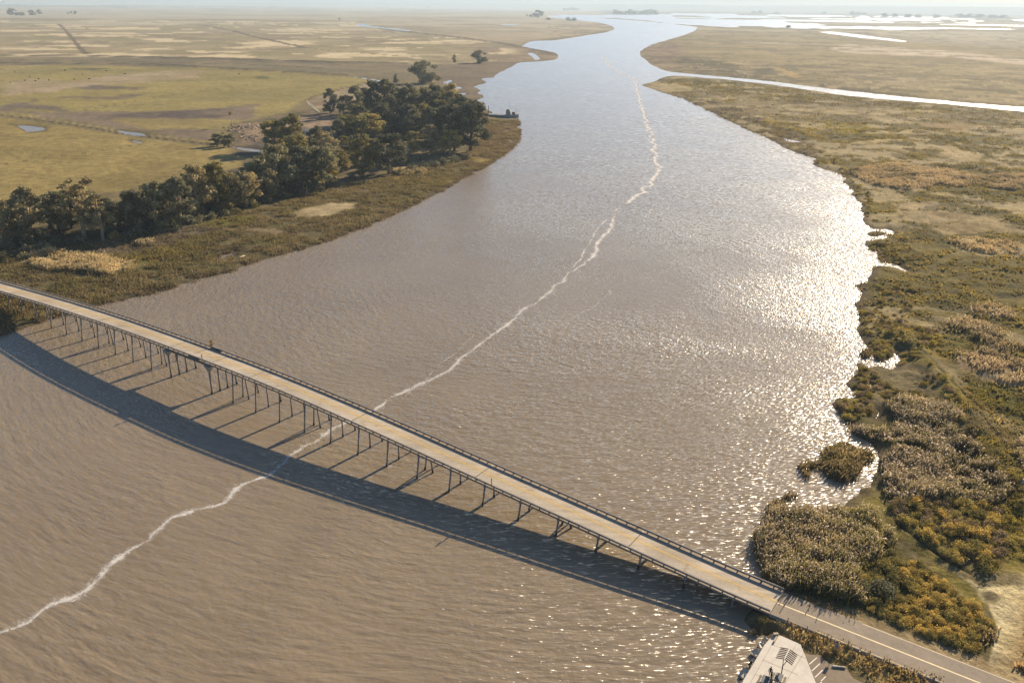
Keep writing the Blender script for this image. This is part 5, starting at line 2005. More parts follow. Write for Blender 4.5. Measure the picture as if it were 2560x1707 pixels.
# named scrub plants of the right bank
g8 = lambda a, b: (1840 + a / 3.2667, 1227 + b / 3.2667)
g5 = lambda a, b: (1960 + a / 3.92, 1000 + b / 3.92)
SPEC = [
    (g8(1560, 400), 150, 'scrub_ochre', 'bright yellow rounded shrub casting a shadow on the mown track'),
    (g8(1290, 150), 120, 'scrub_olive', 'dark olive shrub at the head of the mown track'),
    (g8(2050, 640), 190, 'scrub_olive', 'rounded green-yellow shrub at the near tip of the thicket by the gravel'),
    (g8(1900, 520), 170, 'scrub_olive', 'pale olive shrub left of the near tip of the thicket'),
    (g8(1180, 860), 230, 'leaf_dark', 'darkest green bush in the thicket behind the far road edge'),
    (g8(1060, 820), 160, 'leaf_dark', 'small dark green bush left of the darkest green one'),
    (g8(450, 750), 110, 'leaf_olive', 'green shrub beside the rail end at the bridge head'),
    (g8(2000, 380), 180, 'scrub_ochre', 'wide ochre shrub on the back edge of the thicket by the gravel'),
    (g8(1850, 340), 160, 'scrub_ochre', 'ochre shrub between the yellow one and the wide ochre one'),
    (g8(930, 190), 140, 'scrub_ochre', 'yellow-green shrub at the mud corner of the small cove'),
    (g8(130, 1120), 90, 'scrub_grey', 'brown leggy bush on the shaded bank under the bridge end'),
    (g8(210, 1060), 80, 'leaf_olive', 'green bush below the near rail end of the bridge'),
    (g8(90, 1180), 70, 'scrub_grey', 'small brown bush nearest the water below the bridge end'),
]
for (px, py), wz, lf, lb in SPEC:
    x, y = at(px, py, 1.0)
    r = wz / 3.2667 / 12.5 / 1.75
    shrub(x, y, r, r * 1.0, lf, lb, 'single shrubs of the right bank')

# scattered scrub in zones
GOLD = W(R8([(1050, 980), (1250, 880), (1450, 880), (1330, 620), (1420, 560), (1560, 640), (1740, 790), (1960, 960), (2090, 1110), (2000, 1150), (2010, 1320), (1900, 1310), (1700, 1240), (1400, 1130), (1150, 1030)]), 1.0)
GREEN = W(R8([(940, 640), (1200, 420), (1330, 560), (1440, 800), (1260, 900), (1100, 960), (940, 860)]), 1.0)
THICK = W(R8([(1240, 90), (1330, 40), (1560, 20), (1900, 60), (2150, 200), (2190, 420), (2180, 560), (2100, 640), (1800, 600), (1620, 470), (1480, 350), (1340, 260)]), 1.0)
BANKS = [W(R4([(740, 480), (900, 470), (1150, 700), (1050, 760), (760, 740)]), 1.0), W(R4([(720, 1040), (860, 1080), (1050, 1250), (1500, 1350), (1400, 1400), (800, 1420), (700, 1300), (690, 1150)]), 1.0),
         W(R4([(520, 1380), (800, 1360), (900, 1480), (700, 1568), (560, 1500)]), 1.0), W(R4([(900, 220), (1250, 220), (1350, 420), (1200, 700), (1000, 520), (860, 420)]), 1.0),
         W(R4([(830, 790), (1040, 790), (1060, 880), (980, 980), (900, 900)]), 1.0), W(R4([(1260, 640), (1500, 700), (1550, 880), (1350, 900), (1250, 760)]), 1.0),
         W([(2035, 408), (2080, 420), (2118, 446), (2150, 500), (2165, 545), (2190, 572), (2230, 560), (2190, 510), (2150, 450), (2080, 400)], 1.0), W([(2168, 606), (2200, 645), (2240, 660), (2290, 655), (2215, 600)], 1.0),
         W([(2260, 860), (2340, 930), (2440, 1060), (2500, 1150), (2440, 1140), (2330, 1040), (2240, 930)], 1.0), W([(2480, 1180), (2560, 1180), (2560, 1400), (2480, 1380)], 1.0)]
ISL0 = W(ISLETS[0])
VERGE = W(R8([(330, 1060), (560, 1130), (1000, 1300), (1500, 1500), (1800, 1620), (1500, 1700), (1050, 1520), (800, 1380), (560, 1240), (500, 1200)]), 1.0)


def scatter(V, n, dmin):
    lo, hi = V.min(0), V.max(0)
    out = []
    tries = 0
    while len(out) < n and tries < n * 60:
        tries += 1
        p = lo + (hi - lo) * rng.random(2)
        if sd_poly(p[None], V)[0] < 0.2:
            continue
        if out and np.min(np.hypot(*(np.array(out) - p).T)) < dmin:
            continue
        out.append(p)
    return out


for p in scatter(GOLD, 98, 1.15):
    r = rng.uniform(0.9, 1.7)
    shrub(p[0], p[1], r, r * rng.uniform(.8, 1.1), rng.choice(['scrub_ochre', 'scrub_ochre', 'scrub_olive']), 'ochre-yellow scrub shrub in the golden thicket along the far road edge', 'golden scrub between road and mown track')
for p in scatter(GREEN, 32, 1.4):
    r = rng.uniform(1.1, 2.0)
    shrub(p[0], p[1], r, r * rng.uniform(.8, 1.1), rng.choice(['scrub_olive', 'leaf_olive']), 'olive green shrub between the grey reeds and the golden thicket', 'green scrub between reeds and golden thicket')
for p in scatter(THICK, 86, 1.5):
    r = rng.uniform(1.1, 2.2)
    shrub(p[0], p[1], r, r * rng.uniform(.75, 1.0), rng.choice(['scrub_olive', 'scrub_olive', 'scrub_ochre', 'scrub_grey']), 'olive or grey shrub in the wedge thicket between mown track and levee', 'scrub of the wedge thicket by the gravel')
STV, STQ, STC = [], [], []


def scrub_mass(x, y, r, h, leaf):
    """one plant of the uncounted low brush"""
    me_ = SHV[random.randrange(len(SHV))][0]
    co_ = np.empty(len(me_.vertices) * 3, dtype=np.float32)
    me_.vertices.foreach_get('co', co_)
    co_ = co_.reshape(-1, 3) * np.array([r, r, h])
    tc_ = np.empty(len(me_.vertices) * 4, dtype=np.float32)
    me_.attributes['tint'].data.foreach_get('color', tc_)
    a_ = random.uniform(0, 6.28)
    xx = co_[:, 0] * math.cos(a_) - co_[:, 1] * math.sin(a_) + x
    yy = co_[:, 0] * math.sin(a_) + co_[:, 1] * math.cos(a_) + y
    zz = co_[:, 2] + gz(x, y) - 0.1
    base_ = sum(len(v) for v in STV)
    STV.append(np.stack([xx, yy, zz], 1))
    STQ.append(np.arange(len(co_)).reshape(-1, 4) + base_)
    STC.append(tc_.reshape(-1, 4)[:, :3] * np.array(lin(leaf))[None] * random.uniform(.75, 1.25))


for V in BANKS:
    for p in scatter(V, 46, 1.5):
        r = rng.uniform(0.8, 2.0)
        scrub_mass(p[0], p[1], r, r * rng.uniform(.6, .85), [(166, 154, 94), (158, 146, 78), (138, 128, 80), (156, 140, 112)][rng.integers(4)])
for p in scatter(ISL0, 24, 1.1):
    r = rng.uniform(1.0, 1.7)
    shrub(p[0], p[1], r, r * rng.uniform(.7, 1.0), rng.choice(['scrub_olive', 'leaf_olive', 'scrub_olive']), 'dense olive brush covering the small islet in the cove', 'brush on the islet', z=0.3)
for p in scatter(VERGE, 16, 1.5):
    r = rng.uniform(.5, 1.1)
    scrub_mass(p[0], p[1], r, r * rng.uniform(.8, 1.2), [(138, 124, 92), (156, 138, 94), (126, 112, 86), (120, 114, 76)][rng.integers(4)])
me = mesh_np('scrub', np.concatenate(STV), np.concatenate(STQ))
vcol(me, np.concatenate(STC))
tag(link('scrub', me, M['reed']), 'low olive and brown brush along the right shoreline and the roadside fence', 'brush', kind='stuff')

# far left bushes and far trees of the upper reach
FARB = [((32, 38), 24, 16, 'left end'), ((52, 40), 26, 8, 'second'), ((80, 39), 18, 13, 'third'), ((99, 36), 12, 11, 'right end')]
for (px, py), w_, h_, nm in FARB:
    tree('far_tree', px, py, py - h_, w_, 'bushy', 'leaf_dark', f'hazy dark tree clump on the far left plain, {nm} of four', 'hazy clumps on the far left plain')
for px, py, w_, h_ in ((170, 36, 6, 4), (178, 35, 5, 6), (188, 36, 8, 8), (8, 10, 7, 6), (82, 12, 5, 3), (228, 6, 6, 3), (1070, 21, 8, 5), (1560 / 1.8375, 50, 6, 4)):
    tree('far_tree', px, py, py - h_, w_, 'bushy', 'leaf_dark', 'speck of a tree alone on the far hazy plain', 'lone specks on the far plain')
for px, py, w_, h_, lb in ((1346, 45, 30, 18, 'dark hump of trees on the inner bend of the upper river'), (1370, 51, 14, 6, 'low bush right of the dark hump on the upper bend'),
                           (1420, 53, 14, 9, 'left bush of a pair on the spit of the upper bend'), (1434, 53, 14, 8, 'right bush of a pair on the spit of the upper bend'),
                           (1330, 43, 16, 6, 'low scrub trailing left of the dark hump on the upper bend'), (1317, 42, 5, 6, 'tiny tree left of the dark hump on the upper bend')):
    tree('far_tree', px, py, py - h_, w_, 'bushy', 'leaf_dark', lb, 'trees on the upper river bend')
for i in range(9):
    tree('far_tree', 1538 + i * 12.5, 37.0, 37 - random.uniform(8, 13), 17, 'bushy', 'leaf_dark', 'hazy tree in the wooded island row across the upper river', 'row of trees across the upper river')
for i in range(5):
    tree('far_tree', 1412 + i * 8, 27.0, 27 - random.uniform(5, 8), 10, 'bushy', 'leaf_dark', 'faint tree in the smaller clump left of the wooded island', 'small faint clump beyond the river')
for i, px in enumerate((1266, 1270, 1280, 1388, 1482)):
    tree('far_tree', px, 19.5 + (px - 1266) * .012, 14 + (px - 1266) * .012, 7, 'bushy', 'leaf_dark', 'faint lone tree beyond the pale water strip', 'faint lone trees beyond the pale strip')
for px, py, w_, h_ in [(1885, 34, 12, 6), (1900, 34, 14, 7), (1940, 36, 14, 5), (2060, 36, 12, 6), (2130, 38, 16, 9), (2145, 38, 14, 8), (2160, 38, 14, 7), (2210, 44, 18, 10), (2235, 44, 18, 9), (2270, 45, 20, 9), (2295, 45, 18, 8), (2340, 46, 20, 9),
                       (2400, 44, 24, 9), (2425, 44, 24, 9), (2450, 45, 26, 9), (2480, 46, 26, 8), (2510, 46, 24, 8)]:
    tree('far_tree', px, py, py - h_, w_, 'bushy', 'leaf_dark', 'faint hazy tree mass standing in the glittering marsh', 'hazy trees in the glittering far marsh')
tree('far_tree', 1970, 71, 64, 14, 'bushy', 'leaf_tan', 'grey bush beside the little bright pool of the far right plain', 'hazy trees in the glittering far marsh')


# ------------------------------------------------------------------ reeds and grasses (stuff)
def reed_mesh(name, polys, dens, hmin, hmax, blades, width, ca, cb, plume, label, cat='reeds', lean=0.25, seed=0, gmix=0.6, hole=0.0, gain=1.25, psize=0.2, pale=0.0, spread=0.45):
    rs = np.random.default_rng(seed)
    pts = []
    for V in polys:
        lo, hi = V.min(0), V.max(0)
        n = int((hi[0] - lo[0]) * (hi[1] - lo[1]) * dens)
        P = lo + (hi - lo) * rs.random((n, 2))
        q = sd_poly(P, V) + (fbm(P, 4.0, 201, 3) - .5) * 3
        P = P[q > 0]
        if hole > 0:
            t = fbm(P, 6.0, 207 + seed, 4, .6)
            P = P[t > hole]
        pts.append(P)
    P = np.concatenate(pts)
    h0, gcol, sd = land(P, True)
    k = sd > -0.8
    if pale:
        k &= gcol.sum(1) < pale
    P, h0, gcol = P[k], h0[k], gcol[k]
    n = len(P)
    cl = fbm(P, 5.0, 211 + seed, 3)
    hh = (hmin + (hmax - hmin) * rs.random(n)) * (0.35 + 1.3 * cl)
    mixv = sm(.35, .65, fbm(P, 7.0, 223 + seed, 4, .6))
    colr = np.array(lin(ca))[None] * (1 - mixv[:, None]) + np.array(lin(cb))[None] * mixv[:, None]
    colr = (colr * (1 - gmix) + gcol * gmix) * gain * np.array([0.92, 1.0, 1.08]) * (0.5 + 1.0 * fbm(P, 10.0, 231 + seed, 4, .6))[:, None]
    B = blades
    X = np.repeat(P, B, 0) + rs.normal(size=(n * B, 2)) * spread
    H = np.repeat(hh, B) * (0.7 + .5 * rs.random(n * B))
    Zb = np.repeat(h0, B) - 0.12
    ang = rs.random(n * B) * 2 * PI
    w = width * (0.6 + .8 * rs.random(n * B))
    dx, dy = np.cos(ang) * w / 2, np.sin(ang) * w / 2
    lx = rs.normal(size=n * B) * lean * H + 0.15 * H
    ly = rs.normal(size=n * B) * lean * H - 0.10 * H
    v0 = np.stack([X[:, 0] - dx, X[:, 1] - dy, Zb], 1)
    v1 = np.stack([X[:, 0] + dx, X[:, 1] + dy, Zb], 1)
    v2 = np.stack([X[:, 0] + dx * 1.1 + lx, X[:, 1] + dy * 1.1 + ly, Zb + H], 1)
    v3 = np.stack([X[:, 0] - dx * 0.7 + lx, X[:, 1] - dy * 0.7 + ly, Zb + H * 1.04], 1)
    V = np.stack([v0, v1, v2, v3], 1).reshape(-1, 3)
    cc = np.repeat(colr, B, 0) * (0.75 + .5 * rs.random(n * B))[:, None]
    C = np.stack([cc, cc, cc, cc], 1).reshape(-1, 3)
    if plume[1] > 0:
        pk = np.nonzero(rs.random(n * B) < plume[1])[0]
        tip = (v2[pk] + v3[pk]) / 2
        m_ = len(pk)
        u = rs.normal(size=(m_, 3)) * np.array([1, 1, .8])
        u /= np.linalg.norm(u, axis=1)[:, None]
        t_ = np.cross(u, rs.normal(size=(m_, 3)))
        t_ /= np.linalg.norm(t_, axis=1)[:, None]
        sz = psize * (0.6 + .8 * rs.random(m_))[:, None]
        V2 = np.stack([tip - u * sz, tip - t_ * sz * .5, tip + u * sz, tip + t_ * sz * .5], 1).reshape(-1, 3)
        c2 = np.array(lin(plume[0]))[None] * (0.7 + .5 * rs.random(m_))[:, None]
        V = np.concatenate([V, V2])
        C = np.concatenate([C, np.repeat(c2, 4, 0)])
    Q = np.arange(len(V)).reshape(-1, 4)
    me = mesh_np(name, V, Q)
    vcol(me, C)
    o = link(name, me, M['reed'])
    tag(o, label, cat, kind='stuff')
    print(name, len(Q))
    return o


NEARREED = [W(R8([(110, 440), (280, 160), (420, 180), (600, 160), (760, 170), (900, 190), (1080, 150), (1230, 280), (1280, 390), (1130, 520), (1000, 640), (960, 800), (1050, 930), (700, 850), (470, 800), (260, 730), (190, 600)]), 0.9)]
reed_mesh('reeds', NEARREED, 4.6, 0.8, 2.3, 9, 0.13, (122, 106, 76), (98, 90, 56), ((226, 208, 184), .42), 'thicket of grey-tan plumed reeds filling the near right bank corner', seed=1, gain=2.3, hole=.33)
MIDREED = [W(R5([(640, 260), (900, 300), (1300, 220), (1600, 260), (1850, 480), (2050, 680), (1900, 700), (1500, 560), (1250, 430), (1000, 420), (900, 380)]), 0.9),
           W(R5([(960, 560), (1150, 470), (1500, 600), (1900, 760), (2100, 780), (2200, 900), (2100, 1020), (1700, 1000), (1500, 960), (1200, 1000), (1020, 960), (960, 780)]), 0.9),
           W(R5([(1150, 0), (1600, 60), (1700, 200), (1500, 260), (1100, 200), (1000, 60)]), 0.9),
           W(R5([(2230, 470), (2352, 400), (2500, 500), (2500, 900), (2352, 800)]), 0.9)]
reed_mesh('reeds', MIDREED, 2.8, 0.7, 2.0, 9, 0.15, (122, 106, 84), (100, 90, 62), ((222, 204, 182), .40), 'grey-brown plumed reed beds between the levee and the cove', seed=2, gain=2.2, hole=.32, psize=.24)
ISLREED = [W(ISLETS[0]), W(ISLETS[1]), W(ISLETS[5]), W(ISLETS[3]), W(R8([(270, 130), (330, 80), (400, 110), (420, 190), (380, 260), (300, 250), (230, 280)]))]
reed_mesh('reeds', ISLREED, 2.2, 0.7, 1.4, 6, 0.24, (96, 82, 50), (120, 102, 60), ((150, 130, 92), .2), 'short sedge fringing the islet and cove edge', seed=3, gain=1.8)
TALLP = [V for V in TALL if np.hypot(*V.mean(0)) < 620]
reed_mesh('reeds', TALLP, 0.75, 0.6, 1.5, 8, 0.26, (150, 132, 104), (128, 112, 84), ((206, 184, 150), .42), 'tan reed beds in patches over the right hand marsh', seed=4, gain=1.5, spread=.9, psize=.3, hole=.42)
MARSH = [W([(1770, 280), (1850, 300), (2300, 330), (2700, 420), (2700, 1180), (2560, 1130), (2240, 850), (2170, 840), (2150, 700), (2200, 650), (2180, 560), (2120, 450), (1980, 372)], 0.9)]
reed_mesh('marsh_grass', MARSH, 0.22, 0.3, 0.8, 5, 0.6, (104, 92, 50), (132, 112, 60), ((152, 130, 78), .25), 'low olive sedge and pickleweed over the right hand marsh', cat='marsh grass', seed=5, hole=.44, gmix=.85, gain=1.8, psize=.3, pale=.42, spread=.9)
MARSH2 = [W([(1640, 210), (1700, 196), (1900, 212), (2200, 252), (2560, 284), (2800, 305), (2760, 420), (2300, 340), (1850, 310), (1770, 278), (1690, 240)], 0.9)]
reed_mesh('marsh_grass', MARSH2, 0.05, 0.4, 1.0, 5, 1.1, (104, 92, 50), (132, 112, 60), ((160, 138, 90), .2), 'low sedge of the marsh point below the side channel', cat='marsh grass', seed=15, hole=.45, gmix=.9, gain=1.7, psize=.5, pale=.42, spread=1.6)
LEFTM = [W([(-60, 690), (0, 655), (200, 612), (440, 580), (640, 526), (820, 474), (960, 444), (1160, 400), (1215, 300), (1300, 302), (1300, 360), (1150, 452), (900, 574), (560, 684), (330, 741), (160, 788), (0, 836), (-60, 850)], 0.9)]
reed_mesh('reeds', LEFTM, 1.0, 0.4, 1.1, 7, 0.24, (112, 98, 72), (116, 104, 62), ((148, 130, 94), .2), 'brown and olive reed fringe along the left bank', seed=6, gmix=.9, gain=1.6, hole=.41, pale=.36, spread=.8, psize=.3)
PAMP = [W(B3([(220, 900), (420, 850), (640, 850), (800, 870), (1000, 920), (1220, 940), (1230, 1000), (1050, 1070), (850, 1040), (640, 1020), (480, 1020), (320, 1000)]), 0.9), W(B3([(1230, 760), (1390, 755), (1400, 790), (1260, 800)]), .9),
        W(B4([(1240, 800), (1500, 790), (1500, 830), (1300, 850)]), .9)]
reed_mesh('reeds', PAMP, 2.0, 0.8, 2.2, 9, 0.2, (150, 132, 92), (112, 100, 66), ((214, 196, 158), .45), 'pale plumed reed clump on the left bank near the bridge', seed=7, hole=.38, gain=1.8, spread=.6, psize=.3)
VG = [W(R8([(480, 850), (700, 900), (820, 980), (700, 970), (520, 900)]), 1.2), VERGE]
reed_mesh('dry_grass', VG, 3.0, 0.2, 0.55, 6, 0.16, (146, 126, 86), (116, 100, 68), ((176, 154, 110), .3), 'dry golden grass on the road verges', cat='dry grass', seed=8, gain=1.6, hole=.38)
DRYC = [W(R8([(2300, 1420), (2385, 1270), (2430, 960), (2900, 1000), (2900, 1700), (2400, 1520), (2300, 1480)]), 1.2), W(R8([(1960, 1150), (2070, 1090), (2140, 1170), (2070, 1280), (2040, 1330), (1980, 1300)]), 1.2)]
reed_mesh('dry_grass', DRYC, 1.6, 0.6, 1.3, 6, 0.26, (148, 122, 88), (122, 102, 72), ((206, 182, 146), .35), 'dry rust-tan grass beside the gravel path', cat='dry grass', seed=9, gain=1.7, pale=.95)


TURF = [W(R5([(980, 560), (1500, 0), (2352, -300), (2600, 0), (2600, 1568), (1720, 1568), (1340, 1250), (1120, 1060), (980, 900)]), 1.0)]
reed_mesh('grass', TURF, 1.6, 0.15, 0.5, 6, 0.22, (120, 104, 60), (104, 92, 54), ((150, 130, 80), .12), 'short olive turf and herbs over the levee and mown track', cat='grass', seed=21, gmix=.95, gain=1.45, psize=.12, hole=.40, pale=.62)


# ------------------------------------------------------------------ cows
def cow_mesh():
    mb = MB()
    vs = [((0.75, 0, 1.05), .33), ((0.25, 0, 1.02), .38), ((-.3, 0, 1.03), .38), ((-.8, 0, 1.08), .32), ((1.1, 0, 1.05), .2), ((1.4, 0, .75), .15), ((1.62, 0, .52), .10),
          ((.72, .22, .6), .11), ((.72, .22, .05), .07), ((.72, -.22, .6), .11), ((.72, -.22, .05), .07), ((-.8, .2, .65), .14), ((-.86, .2, .35), .07), ((-.8, .2, .05), .07), ((-.8, -.2, .65), .14), ((-.86, -.2, .35), .07), ((-.8, -.2, .05), .07),
          ((-1.12, 0, 1.1), .05), ((-1.2, 0, .6), .03)]
    ed = [(0, 1), (1, 2), (2, 3), (0, 4), (4, 5), (5, 6), (0, 7), (7, 8), (0, 9), (9, 10), (3, 11), (11, 12), (12, 13), (3, 14), (14, 15), (15, 16), (3, 17), (17, 18)]
    me = bpy.data.meshes.new('cow')
    me.from_pydata([v for v, _ in vs], ed, [])
    o = link('cow', me)
    o.modifiers.new('skin', 'SKIN')
    for i, v in enumerate(o.data.skin_vertices[0].data):
        v.radius = (vs[i][1], vs[i][1])
        v.use_root = (i == 1)
    sb = o.modifiers.new('sub', 'SUBSURF')
    sb.levels = sb.render_levels = 1
    dg = bpy.context.evaluated_depsgraph_get()
    m2 = bpy.data.meshes.new_from_object(o.evaluated_get(dg))
    bpy.data.objects.remove(o)
    for p in m2.polygons:
        p.use_smooth = True
    m2.materials.append(M['cow'])
    return m2


CM = cow_mesh()
for a, b in ((277, 157), (232, 192), (355, 177), (327, 197), (450, 190), (683, 182), (757, 133), (819, 177), (980, 105), (1148, 130), (135, 112), (2195, 131), (600, 100), (95, 208)):
    x, y = at(a / 3.675, 150 + (b + 5) / 3.675, .8)
    o = bpy.data.objects.new('cow', CM)
    COL.objects.link(o)
    o.location = (x, y, gz(x, y))
    o.rotation_euler = (0, 0, random.uniform(0, 6.28))
    o.scale = (1.25, 1.25, 1.25)
    tag(o, 'tiny dark cow grazing on the far green pasture', 'cow', 'cows on the pasture')


# ------------------------------------------------------------------ moored work boat
def boat():
    a, b = at(1212, 291, 0), at(1297, 294, 0)
    L = math.dist(a, b)
    c = ((a[0] + b[0]) / 2, (a[1] + b[1]) / 2)
    rz = math.atan2(b[1] - a[1], b[0] - a[0])
    t = empty('work_boat', (c[0], c[1], 0), rz)
    tag(t, 'old grey work boat with wheelhouse and mast moored at the wooded point', 'boat')
    sec = []
    n = 13
    for i in range(n):
        u = i / (n - 1)
        x = -L / 2 + L * u
        w = 3.0 * min(1, (1 - u) * 4.5 + 0.02) ** .6 * (0.85 + .15 * min(1, u * 4))
        sh = 2.2 + 0.9 * max(0, u - .55) ** 1.5 * 3
        sec.append((x, w, sh))
    V, Fc = [], []
    for x, w, sh in sec:
        V += [(x, -w, sh), (x - .0, -w * .92, .55), (x, -w * .7, -.6), (x, w * .7, -.6), (x, w * .92, .55), (x, w, sh)]
    for i in range(n - 1):
        for j in range(5):
            q = i * 6 + j
            Fc.append([q, q + 1, q + 7, q + 6])
        q = i * 6
        Fc.append([q + 5, q, q + 6, q + 11])
    Fc.append([0, 1, 2, 3, 4, 5][::-1])
    Fc.append([(n - 1) * 6 + j for j in range(6)])
    me = bpy.data.meshes.new('hull')
    me.from_pydata(V, [], Fc)
    bm = bmesh.new()
    bm.from_mesh(me)
    bmesh.ops.recalc_face_normals(bm, faces=bm.faces)
    bm.to_mesh(me)
    bm.free()
    me.materials.append(M['hull_grey'])
    me.materials.append(M['hull_red'])
    for p in me.polygons:
        if p.center.z < .4:
            p.material_index = 1
    link('hull', me, None, t)
    mb = MB()
    mb.box((L * .20, 0, 4.1), (4.6, 3.6, 3.4))
    mb.box((L * .19, 0, 6.5), (3.2, 2.8, 1.6))
    wh = mb.build('wheelhouse', M['hull_grey'], t, bevel=.05)
    mb = MB()
    for sy in (-1, 1):
        for k in range(3):
            mb.box((L * .16 + k * 1.1, sy * 1.41, 6.6), (.8, .05, .7))
    mb.build('windows', M['glass'], wh)
    mb = MB()
    mb.tube([(L * .22, 0, 7.2), (L * .22, 0, 16.5)], [.16, .07], 6)
    mb.bar((L * .22, -1.6, 12), (L * .22, 1.6, 12), .1)
    mb.build('mast', M['boat_white'], t)
    mb = MB()
    mb.box((L * .35, 0, 3.9), (3.2, 2.6, 2.0))
    mb.build('deck_house', M['boat_brown'], t, bevel=.05)
    mb = MB()
    mb.tube([(L * .42, 0, 3), (L * .45, 0, 8.2)], [.22, .14], 6)
    mb.tube([(L * .45, 0, 8.0), (L * .40, 0, 6.0)], [.1, .1], 6)
    mb.build('derrick', M['boat_white'], t)
    mb = MB()
    for k in range(8):
        mb.tube([(-L * .45 + k * L * .07, -2.6, 2.2), (-L * .45 + k * L * .07, -2.6, 3.2)], .06, 5)
    mb.bar((-L * .45, -2.6, 3.2), (L * .05, -2.6, 3.2), .1)
    mb.build('railing', M['boat_white'], t)
    p = at(1221, 286, 0)
    mb = MB()
    mb.tube([(p[0], p[1], -1), (p[0] + .2, p[1], 8.0)], [.35, .28], 8)
    tag(mb.build('mooring_pole', M['wood_dark']), 'tall dark mooring pole by the stern of the grey work boat', 'pole')


boat()


# ------------------------------------------------------------------ farm buildings, debris, fence
def house(px, py, w, d, h, rz, label, roofm='house_roof', wallm='house_wall'):
    x, y = at(px, py, .8)
    t = empty('farm_building', (x, y, gz(x, y)), rz)
    tag(t, label, 'building', 'small farm buildings in the grove')
    mb = MB()
    mb.box((0, 0, h / 2 - .2), (w, d, h + .4))
    wl = mb.build('wall', M[wallm], t)
    mb = MB()
    e = .5
    for s_ in (-1, 1):
        mb.hexa([(-w / 2 - e, s_ * (d / 2 + e), h - .15), (w / 2 + e, s_ * (d / 2 + e), h - .15), (w / 2 + e, 0, h + d * .3), (-w / 2 - e, 0, h + d * .3),
                 (-w / 2 - e, s_ * (d / 2 + e), h + .05), (w / 2 + e, s_ * (d / 2 + e), h + .05), (w / 2 + e, 0, h + d * .3 + .2), (-w / 2 - e, 0, h + d * .3 + .2)])
    mb.build('roof', M[roofm], t)
    mb = MB()
    mb.box((0, -d / 2 - .03, 1.0), (1.0, .06, 2.0))
    mb.build('door', M['wood_dark'], t)
    for xx in (-w * .3, w * .3):
        mb = MB()
        mb.box((xx, -d / 2 - .03, 1.6), (1.1, .06, 1.0))
        mb.build('window', M['glass'], t)


house(1010, 376, 6, 5, 3.0, .3, 'small white house glimpsed between the front trees of the grove')
house(1004, 318, 14, 8, 3.6, .1, 'long grey-roofed shed in the shaded grove clearing')
house(765, 338, 9, 6, 3.2, .5, 'pale roofed farm shed beside the olive farmyard trees')

rs_ = np.random.default_rng(5)
mb = MB()
for cx, cy, nn_, sp in ((588, 322, 26, 5), (612, 318, 26, 6), (628, 322, 14, 5), (600, 344, 16, 5), (640, 338, 12, 5), (632, 350, 12, 4), (585, 330, 10, 5)):
    x, y = at(cx, cy, .8)
    for k in range(nn_):
        px, py = x + rs_.normal() * sp, y + rs_.normal() * sp * 1.6
        mb.box((px, py, 1.0 + rs_.random() * .7), (rs_.uniform(.5, 3.2), rs_.uniform(.3, 1.2), rs_.uniform(.3, 1.2)), rs_.uniform(0, 3))
tag(mb.build('debris', M['debris']), 'scattered pale farm debris and timber in the yard by the pasture', 'debris', kind='stuff')


def picket(pts, label):
    t = empty('white_fence', (*at(*pts[0], .8), 0))
    tag(t, label, 'fence', 'white farm fences')
    L0 = Vector(t.location)
    tot = []
    for a, b in zip(pts[:-1], pts[1:]):
        a, b = np.array(at(*a, .8)), np.array(at(*b, .8))
        m = max(1, int(np.hypot(*(b - a)) / 2.4))
        tot += [a + (b - a) * q / m for q in range(m)]
    tot.append(np.array(at(*pts[-1], .8)))
    zs = ground_h(np.array(tot))
    for p, z in zip(tot, zs):
        mb = MB()
        mb.box((p[0], p[1], z + .6), (.16, .16, 1.5))
        pchild(mb.build('fence_post', M['white']), t)
    mb = MB()
    for i in range(len(tot) - 1):
        for hh in (.5, 1.1):
            mb.bar((*tot[i], zs[i] + hh), (*tot[i + 1], zs[i + 1] + hh), .07, .14)
    pchild(mb.build('rail', M['white']), t)


picket([(668, 353), (690, 358), (708, 363)], 'pale post fence beside the olive farmyard trees')
picket([(778, 264), (785, 272), (800, 283)], 'white fence at the corner of the pasture and the grove')

# felled pale log at the left bank edge and a stranded snag
a, b = at(594, 648, 1), at(612, 640, 1)
mb = MB()
mb.tube([(a[0], a[1], 1.1), ((a[0] + b[0]) / 2, (a[1] + b[1]) / 2, 1.3), (b[0], b[1], 1.2)], [.35, .3, .2], 7)
tag(mb.build('driftwood_log', M['bark_pale'], smooth=True), 'pale driftwood log stranded on the left bank shore', 'driftwood')
x, y = at(468, 684, 1)
mb = MB()
mb.tube([(x, y, .8), (x + 2.2, y + .5, 1.5), (x + 5, y + 1.2, 1.4)], [.3, .24, .1], 7)
mb.tube([(x + 2.0, y + .5, 1.4), (x + 1.2, y + 2.0, 2.2)], [.16, .06], 6)
tag(mb.build('driftwood_snag', M['bark_pale'], smooth=True), 'branched dead snag lying in the left bank reeds near the bridge', 'driftwood')

# ------------------------------------------------------------------ distant hills
V, Q = [], []
ns = 160
for i in range(ns + 1):
    a = R(-60 + 120 * i / ns)
    p = np.array([[a * 1000.0, 3.0]])
    hgt = 60 + 230 * float(fbm(p, 420.0, 301, 4, .55)[0]) * (0.35 + 0.65 * float(sm(-.5, .5, np.array([a]))[0]))
    for k, (rr, f_) in enumerate(((24000, 0.0), (25000, .6), (26000, 1.0), (27500, .5), (28800, 0))):
        V.append((rr * math.sin(a), rr * math.cos(a), -1 + hgt * f_))
for i in range(ns):
    for k in range(4):
        q = i * 5 + k
        Q.append((q, q + 5, q + 6, q + 1))
me = mesh_np('hills', V, Q, True)
if me.polygons[0].normal.z < 0:
    me.flip_normals()
tag(link('hills', me, M['hill']), 'low hills almost lost in haze along the horizon', 'hills', kind='structure')

